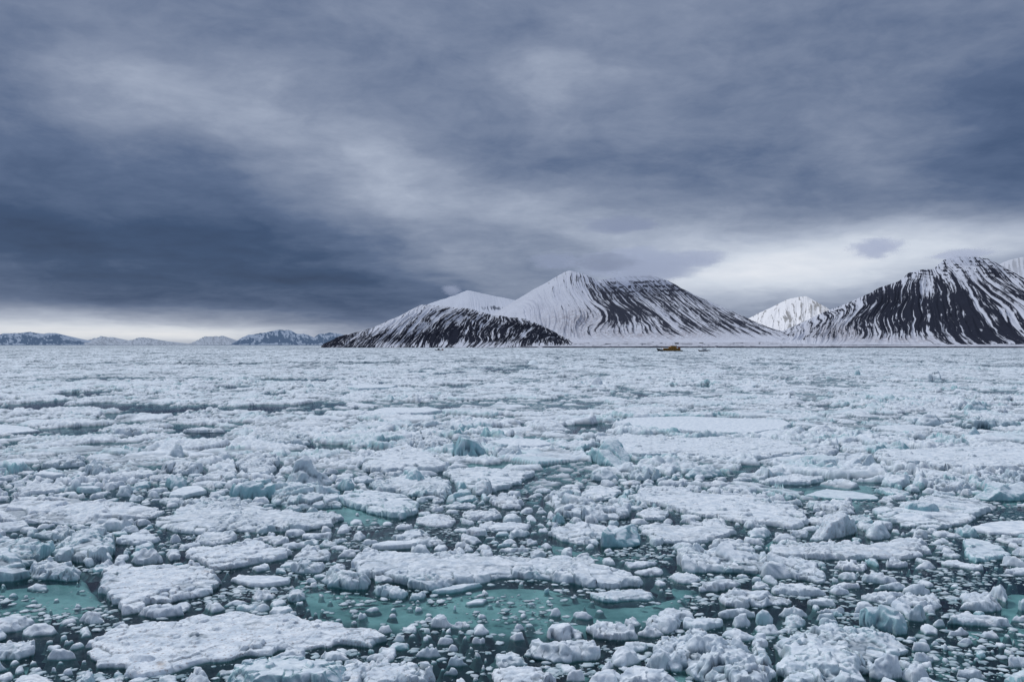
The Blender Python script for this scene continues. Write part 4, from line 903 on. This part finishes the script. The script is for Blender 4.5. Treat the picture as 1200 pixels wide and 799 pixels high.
def hull_secs(L, B, hb, hm, n=14, z0=-1.):
    out = []
    for i in range(n):
        t = i / (n - 1); x = -L / 2 + L * t
        w = B / 2 * min(1, (t / .28)**.6 + .03) * (1 if t < .85 else 1 - .25 * ((t - .85) / .15)**2)
        top = hm + (hb - hm) * max(0, 1 - t / .3)**1.3
        xo = -1.5 * (1 - t)**4
        out.append([(x + 1.6 * (1 - t)**4, -w * .45, z0), (x + .6 * (1 - t)**3, -w * .92, .2), (x + xo, -w, top), (x + xo, w, top), (x + .6 * (1 - t)**3, w * .92, .2), (x + 1.6 * (1 - t)**4, w * .45, z0)])
    return out
navy = plain('black_hull_paint', (.012, .014, .02), .5); yel = plain('ochre_paint', (.42, .21, .035), .55); dyel = plain('dark_ochre_paint', (.25, .12, .03), .6)
wht = plain('white_paint', (.62, .64, .68), .5); glass = plain('dark_window', (.01, .012, .016), .15); red = plain('red_paint', (.3, .04, .03), .5); gr = plain('grey_paint', (.16, .17, .19), .6)
def yellow_ship():
    x, y = ground(785, 411.6)
    r = root('work_ship', (x, y, 0), 'ochre yellow work ship with black bow lying in far pack ice', 'ship')
    r.scale = (1.06, 1, .84)
    hl = MB().loft(hull_secs(34, 8.5, 5.4, 2.1)).build('hull', navy, r)
    MB().box(-4.5, 15.8, -4.33, -4.25, 1.15, 2.0).build('hull_band', dyel, hl)
    MB().box(-9, 14, -3.6, 3.6, 2.1, 5.2, .2, .1).build('superstructure', yel, r)
    MB().box(-7.5, 14.4, -3.9, 3.9, 5.2, 5.4).build('boat_deck', dyel, r)
    b = MB().box(-1.5, 9, -3.0, 3.0, 5.4, 7.6, .3, .1).build('deckhouse', yel, r)
    w = MB().box(1.0, 7.0, -3.2, 3.2, 7.6, 9.7, .5, .2).build('wheelhouse', yel, r)
    for k in range(5): MB().box(1.75 + k * 1.0, 2.45 + k * 1.0, -3.24, -3.02, 8.45, 9.15).build('window', glass, w)
    for k in range(8): MB().box(-8 + k * 2.6, -7.2 + k * 2.6, -3.66, -3.5, 3.4, 4.2).build('window', glass, r)
    MB().tube((8.2, 0, 7.6), (8.6, 0, 10.4), .95, .8, 12).build('funnel', dyel, r)
    m = MB().tube((4.2, 0, 9.7), (4.2, 0, 14.2), .16, .09).tube((4.2, -1.6, 12.2), (4.2, 1.6, 12.2), .07).build('mast', gr, r)
    MB().box(3.2, 5.2, -.12, .12, 12.9, 13.15).build('radar', wht, m)
    MB().tube((-11.5, 0, 3.4), (-11.5, 0, 7.6), .25, .2).tube((-11.5, 0, 7.2), (-6.5, 0, 8.6), .14).build('crane', yel, r)
    MB().loft([[(10.2 + t * 3.4, -4 + c * .7 * (1 - abs(2 * t - 1)**2.5 * .8), 5.9 + q * .7 * (1 - abs(2 * t - 1)**3 * .6)) for c, q in ((-1, .2), (-.6, -.8), (.6, -.8), (1, .2), (0, .9))] for t in (0, .25, .5, .75, 1)]).build('lifeboat', red, r)
    MB().tube((-15.5, 0, 5), (-15.5, 0, 7), .06).tube((-17, -.3, 5.3), (-11, -3.6, 4.1), .05).build('railing', gr, r)
yellow_ship()
def small_vessel():
    x, y = ground(825.5, 411.8)
    r = root('fishing_boat', (x, y, 0), 'small dark hulled boat with a tall mast right of the yellow ship', 'boat')
    MB().loft(hull_secs(16.5, 4.4, 2.5, 1.3, z0=-.6)).build('hull', navy, r)
    w = MB().box(-2.5, 2.8, -1.5, 1.5, 1.3, 3.6, .3, .1).build('cabin', wht, r)
    for k in range(3): MB().box(-1.9 + k * 1.4, -1.1 + k * 1.4, -1.56, -1.4, 2.4, 3.1).build('window', glass, w)
    MB().tube((-3.2, 0, 1.2), (-3.2, 0, 13.0), .2, .12).tube((-3.2, 0, 4.2), (3.6, 0, 3.9), .1).build('mast', gr, r)
    MB().tube((-8.4, 0, 2.6), (-3.2, 0, 12.6), .04).tube((7.6, 0, 1.6), (-3.2, 0, 12.6), .04).build('rigging', gr, r)
    MB().box(3.6, 6.8, -1.2, 1.2, 1.3, 2.0).build('hatch', gr, r)
small_vessel()
def tiny_boat():
    x, y = ground(515, 410.8)
    r = root('motor_boat', (x, y, 0), 'tiny dark boat with reddish stern before the black ridge', 'boat')
    MB().loft(hull_secs(13, 3.8, 2.1, 1.2, z0=-.6)).build('hull', navy, r)
    w = MB().box(-3.2, .2, -1.4, 1.4, 1.2, 3.5, .3, .1).build('cabin', gr, r)
    for k in range(2): MB().box(-2.5 + k * 1.3, -1.7 + k * 1.3, -1.45, -1.3, 2.4, 3.0).build('window', glass, w)
    MB().tube((-2.4, 0, 3.5), (-2.4, 0, 6.2), .14, .08).build('mast', gr, r)
    MB().box(3.6, 6.3, -1.5, 1.5, 1.2, 2.6, .1, .1).build('stern_house', red, r)
tiny_boat()
def hut(px, py, Y, L, W, H, mat, label, name='hut', cat='hut'):
    x = (px - 600) / F * Y; z = CH + (HY - py) / F * Y
    r = root(name, (x, Y, z), label, cat)
    w = MB().box(-L / 2, L / 2, -W / 2, W / 2, -2, H).build('wall', mat, r)
    m = MB(); m.v = [(-L / 2 - .4, -W / 2 - .5, H), (L / 2 + .4, -W / 2 - .5, H), (L / 2 + .4, W / 2 + .5, H), (-L / 2 - .4, W / 2 + .5, H), (-L / 2 - .4, 0, H + W * .35), (L / 2 + .4, 0, H + W * .35)]
    m.f = [(0, 1, 5, 4), (2, 3, 4, 5), (1, 2, 5), (3, 0, 4), (0, 3, 2, 1)]
    m.build('roof', navy, r)
    for k in (-1, 1): MB().box(k * L / 4 - .6, k * L / 4 + .6, -W / 2 - .06, -W / 2 + .1, H * .4, H * .75).build('window', glass, w)
hut(865, 403.6, 2950, 13, 7, 4, gr, 'dark hut on the shore plain right of the masted boat')
hut(875, 406.3, 2620, 9, 6, 3, gr, 'low dark hut close to the water right of the yellow ship')
hut(793, 404.2, 2750, 12, 7, 5, gr, 'dark shed on the shore behind the yellow ship')
hut(822, 403.4, 2900, 12, 6, 4, gr, 'dark shed on the shore behind the masted boat')
t_ = root('beacon_tower', ((752.5 - 600) / F * 2600, 2600, 2.2), 'short pale beacon tower on the shore left of the yellow ship', 'beacon')
MB().tube((0, 0, -2), (0, 0, 8.5), 2.2, 1.6, 12).build('tower_wall', gr, t_)
MB().tube((0, 0, 8.5), (0, 0, 10.8), 2.3, 2.3, 12).build('lantern_room', wht, t_)
MB().tube((0, 0, 10.8), (0, 0, 12.4), 2.4, .2, 12).build('lantern_roof', gr, t_)

# ------------------------------------------------------------------ clouds clinging to the summits (volumes of mist)
def cloud(px, py, Y, rx, ry, rz, dens, em, label, seed, off_=.30):
    m = bpy.data.materials.new('cloud_mist'); g = N(nt(m))
    tc = g.n('ShaderNodeTexCoord').outputs['Object']
    wn = g.n('ShaderNodeTexNoise', {'Vector': tc, 'Scale': 1.3, 'Detail': 1.}); 
    off = g.n('ShaderNodeVectorMath', {0: tc, 1: (seed * 3.1, seed * 1.7, 0)}, operation='ADD').outputs[0]
    n = g.m('ADD', g.m('MULTIPLY', g.noise(off, 1.7, 3, .5), .55), g.m('MULTIPLY', g.noise(off, 4.5, 6, .7), .5))
    ln = g.n('ShaderNodeVectorMath', {0: tc}, operation='LENGTH').outputs['Value']
    f = g.sstep(.42, .82, g.m('SUBTRACT', g.m('ADD', g.m('MULTIPLY', n, 1.9), off_ - .18), g.m('MULTIPLY', g.m('POWER', ln, 1.2), .8)))
    v = g.n('ShaderNodeVolumePrincipled', {'Color': (.22, .24, .28, 1), 'Density': g.m('MULTIPLY', f, dens), 'Emission Strength': g.m('MULTIPLY', f, dens * em[3]), 'Emission Color': (*em[:3], 1), 'Anisotropy': .2})  # emission stands in for light scattered inside the mist
    g.n('ShaderNodeOutputMaterial', {'Volume': v.outputs[0]})
    V, T = ico(3)
    me = mesh_from('cloud', V, T, m)
    o = link('cloud', me, loc=tuple(float(q) for q in P3(px, py, Y))); s = Y / F
    o.scale = (rx * s, rz, ry * s)
    tag(o, label, 'cloud', kind='stuff')
E = lin(124, 134, 156)
cloud(752, 311, 4450, 92, 24, 420, .007, (*lin(140, 149, 170), .95), 'grey cloud cap hiding the right summit of the broad mountain', 3)
cloud(815, 303, 4900, 46, 12, 260, .008, (*lin(150, 158, 178), .9), 'ragged wisp drifting off the right summit of the broad mountain', 23)
cloud(655, 306, 4900, 40, 12, 260, .007, (*lin(120, 130, 152), .9), 'thin mist behind the left summit of the broad mountain', 27)
cloud(708, 308, 4300, 50, 12, 300, .009, (*E, .8), 'thin cloud trailing over the left summit of the broad mountain', 5)
cloud(530, 340, 4700, 14, 8, 200, .006, (*lin(132, 141, 164), .8), 'small white cloud puff left of the snow dome', 8)
cloud(1128, 298, 4200, 40, 6, 260, .010, (*lin(166, 174, 195), .8), 'lens cloud resting on the right mountain summit', 9)
cloud(1026, 291, 5200, 36, 15, 260, .007, (*lin(150, 158, 180), .9), 'detached dark wisp of cloud left of the right summit', 12)
cloud(728, 264, 5200, 56, 12, 260, .006, (*lin(112, 122, 146), .9), 'dark wisp of cloud above the broad mountain', 14)
cloud(1215, 335, 6000, 60, 26, 400, .004, (*lin(175, 183, 203), .8), 'mist bank behind the right mountain shoulder', 17)

# ------------------------------------------------------------------ sky
w = bpy.data.worlds.new('World'); bpy.context.scene.world = w; w.use_nodes = True
t = w.node_tree; t.nodes.clear(); g = N(t)
SUN_EL, SUN_AZ = R(52), R(-50)
sky = g.n('ShaderNodeTexSky', sky_type='NISHITA'); sky.sun_disc = False; sky.sun_elevation = SUN_EL; sky.sun_rotation = SUN_AZ
tc = g.n('ShaderNodeTexCoord').outputs['Generated']
sp = g.n('ShaderNodeSeparateXYZ', {0: tc}); sx, sy, sz = sp.outputs
az = g.m('MULTIPLY', g.m('ARCTAN2', sx, sy), 1000.); el = g.m('MULTIPLY', g.m('ARCSINE', sz), 1000.)
szp = g.m('ADD', g.m('MAXIMUM', sz, 0.), .13)
cp = g.n('ShaderNodeCombineXYZ', {0: g.m('DIVIDE', sx, szp), 1: g.m('DIVIDE', sy, szp), 2: 0.}).outputs[0]
w1 = g.n('ShaderNodeSeparateXYZ', {0: g.noise(cp, 1.1, 3, .55, 1)}).outputs
w2 = g.n('ShaderNodeSeparateXYZ', {0: g.noise(cp, 3.4, 4, .6, 1)}).outputs
azw = g.m('ADD', az, g.m('ADD', g.m('MULTIPLY', g.m('SUBTRACT', w1[0], .5), 190.), g.m('MULTIPLY', g.m('SUBTRACT', w2[0], .5), 60.)))
elw = g.m('ADD', el, g.m('MULTIPLY', g.m('ADD', g.m('MULTIPLY', g.m('SUBTRACT', w1[1], .5), 60.), g.m('MULTIPLY', g.m('SUBTRACT', w2[1], .5), 26.)), g.sstep(-10, 260, el)))
BL = [(200, 85, 190, 60, .07), (430, 200, 120, 48, .16), (60, 225, 190, 60, -.09), (110, 285, 270, 38, -.19), (350, 262, 120, 26, -.05), (340, 324, 130, 13, -.12), (60, 325, 110, 10, -.07), (20, 60, 80, 90, -.05), (690, 70, 160, 55, .07),
      (1060, 90, 190, 90, -.04), (1200, 190, 80, 110, -.06), (110, 348, 260, 12, -.10), (760, 200, 150, 32, -.07), (860, 325, 110, 34, .27), (1010, 300, 190, 34, .22), (760, 282, 120, 18, .06), (40, 384, 190, 16, .21), (230, 392, 190, 9, .20),
      (430, 355, 100, 26, -.08), (600, 255, 140, 40, .09), (1170, 268, 120, 20, .14), (960, 225, 170, 30, .03), (470, 90, 120, 60, -.02), (560, 330, 50, 18, .03)]
val = g.m('ADD', .485, 0.)
for bx, by, rx, ry, am in BL:
    a0 = 1000 * math.atan((bx - 600) / F); e0 = 1000 * math.atan((HY - by) / F * math.cos(a0 / 1000))
    da = g.m('DIVIDE', g.m('SUBTRACT', azw, a0), rx * 1.05); de = g.m('DIVIDE', g.m('SUBTRACT', elw, e0), ry * 1.05)
    ex = g.m('EXPONENT', g.m('MULTIPLY', g.m('ADD', g.m('MULTIPLY', da, da), g.m('MULTIPLY', de, de)), -1.))
    val = g.m('MULTIPLY_ADD', ex, am * 1.3, val)
nz = g.noise(cp, 1.5, 6, .6); nz2 = g.noise(cp, .55, 4, .5); nz3 = g.noise(cp, 6, 5, .6)
val = g.m('ADD', val, g.m('MULTIPLY', g.m('SUBTRACT', nz, .5), .15))
val = g.m('ADD', val, g.m('MULTIPLY', g.m('SUBTRACT', nz2, .5), .20))
val = g.m('ADD', val, g.m('MULTIPLY', g.m('SUBTRACT', nz3, .5), .07))
ic = g.n('ShaderNodeCombineXYZ', {0: g.m('MULTIPLY', azw, .0045), 1: g.m('MULTIPLY', elw, .010), 2: 3.3}).outputs[0]
val = g.m('ADD', val, g.m('MULTIPLY', g.m('SUBTRACT', g.noise(ic, 1.1, 7, .6), .5), .42))
val = g.m('ADD', val, g.m('MULTIPLY', g.sstep(450, 1200, el), .46))  # unseen zenith brightened to light the ice tops
val = g.m('SUBTRACT', val, g.m('MULTIPLY', g.m('MULTIPLY', g.sstep(900, 1700, g.m('ABSOLUTE', az)), g.sstep(900, 300, el)), .16))  # unseen low sky beside and behind the camera darkened to dim ice fronts
cc = g.ramp(val, [(.10, lin(36, 53, 84)), (.26, lin(54, 75, 109)), (.40, lin(88, 105, 136)), (.54, lin(129, 141, 165)), (.7, lin(172, 182, 201)), (.85, lin(208, 216, 229)), (1, lin(230, 234, 242))])
wf = g.m('MULTIPLY', g.sstep(45, 5, el), g.sstep(-100, -350, az))
cc = g.mix(wf, cc, g.mix(1., cc, (1.03, 1., .95), 'MULTIPLY'))
nish = g.n('ShaderNodeBackground', {'Color': sky.outputs[0], 'Strength': .08})
bg = g.n('ShaderNodeBackground', {'Color': cc, 'Strength': 1.0})
mx = g.n('ShaderNodeMixShader', {0: .95, 1: nish.outputs[0], 2: bg.outputs[0]})
g.n('ShaderNodeOutputWorld', {0: mx.outputs[0]})

sd = bpy.data.lights.new('sun', 'SUN'); sd.energy = 1.6; sd.angle = R(14); sd.color = (1, .99, .98)
so = bpy.data.objects.new('sun', sd); C.objects.link(so)
from mathutils import Vector
dv = Vector((math.sin(SUN_AZ) * math.cos(SUN_EL), math.cos(SUN_AZ) * math.cos(SUN_EL), math.sin(SUN_EL)))
so.rotation_euler = dv.to_track_quat('Z', 'Y').to_euler()

cam = bpy.data.cameras.new('camera'); cam.lens = 30.0; cam.sensor_width = 36; cam.clip_end = 120000; cam.clip_start = .5
co = bpy.data.objects.new('camera', cam); C.objects.link(co); co.location = (0, 0, CH)
co.rotation_euler = (R(90) + math.atan((HY - 399.5) / F), 0, 0)
sc = bpy.context.scene; sc.camera = co
sc.view_settings.view_transform = 'Standard'; sc.view_settings.look = 'None'; sc.view_settings.exposure = 0
sc.cycles.transparent_max_bounces = 16; sc.cycles.max_bounces = 6; sc.cycles.volume_bounces = 1; sc.cycles.volume_max_steps = 64
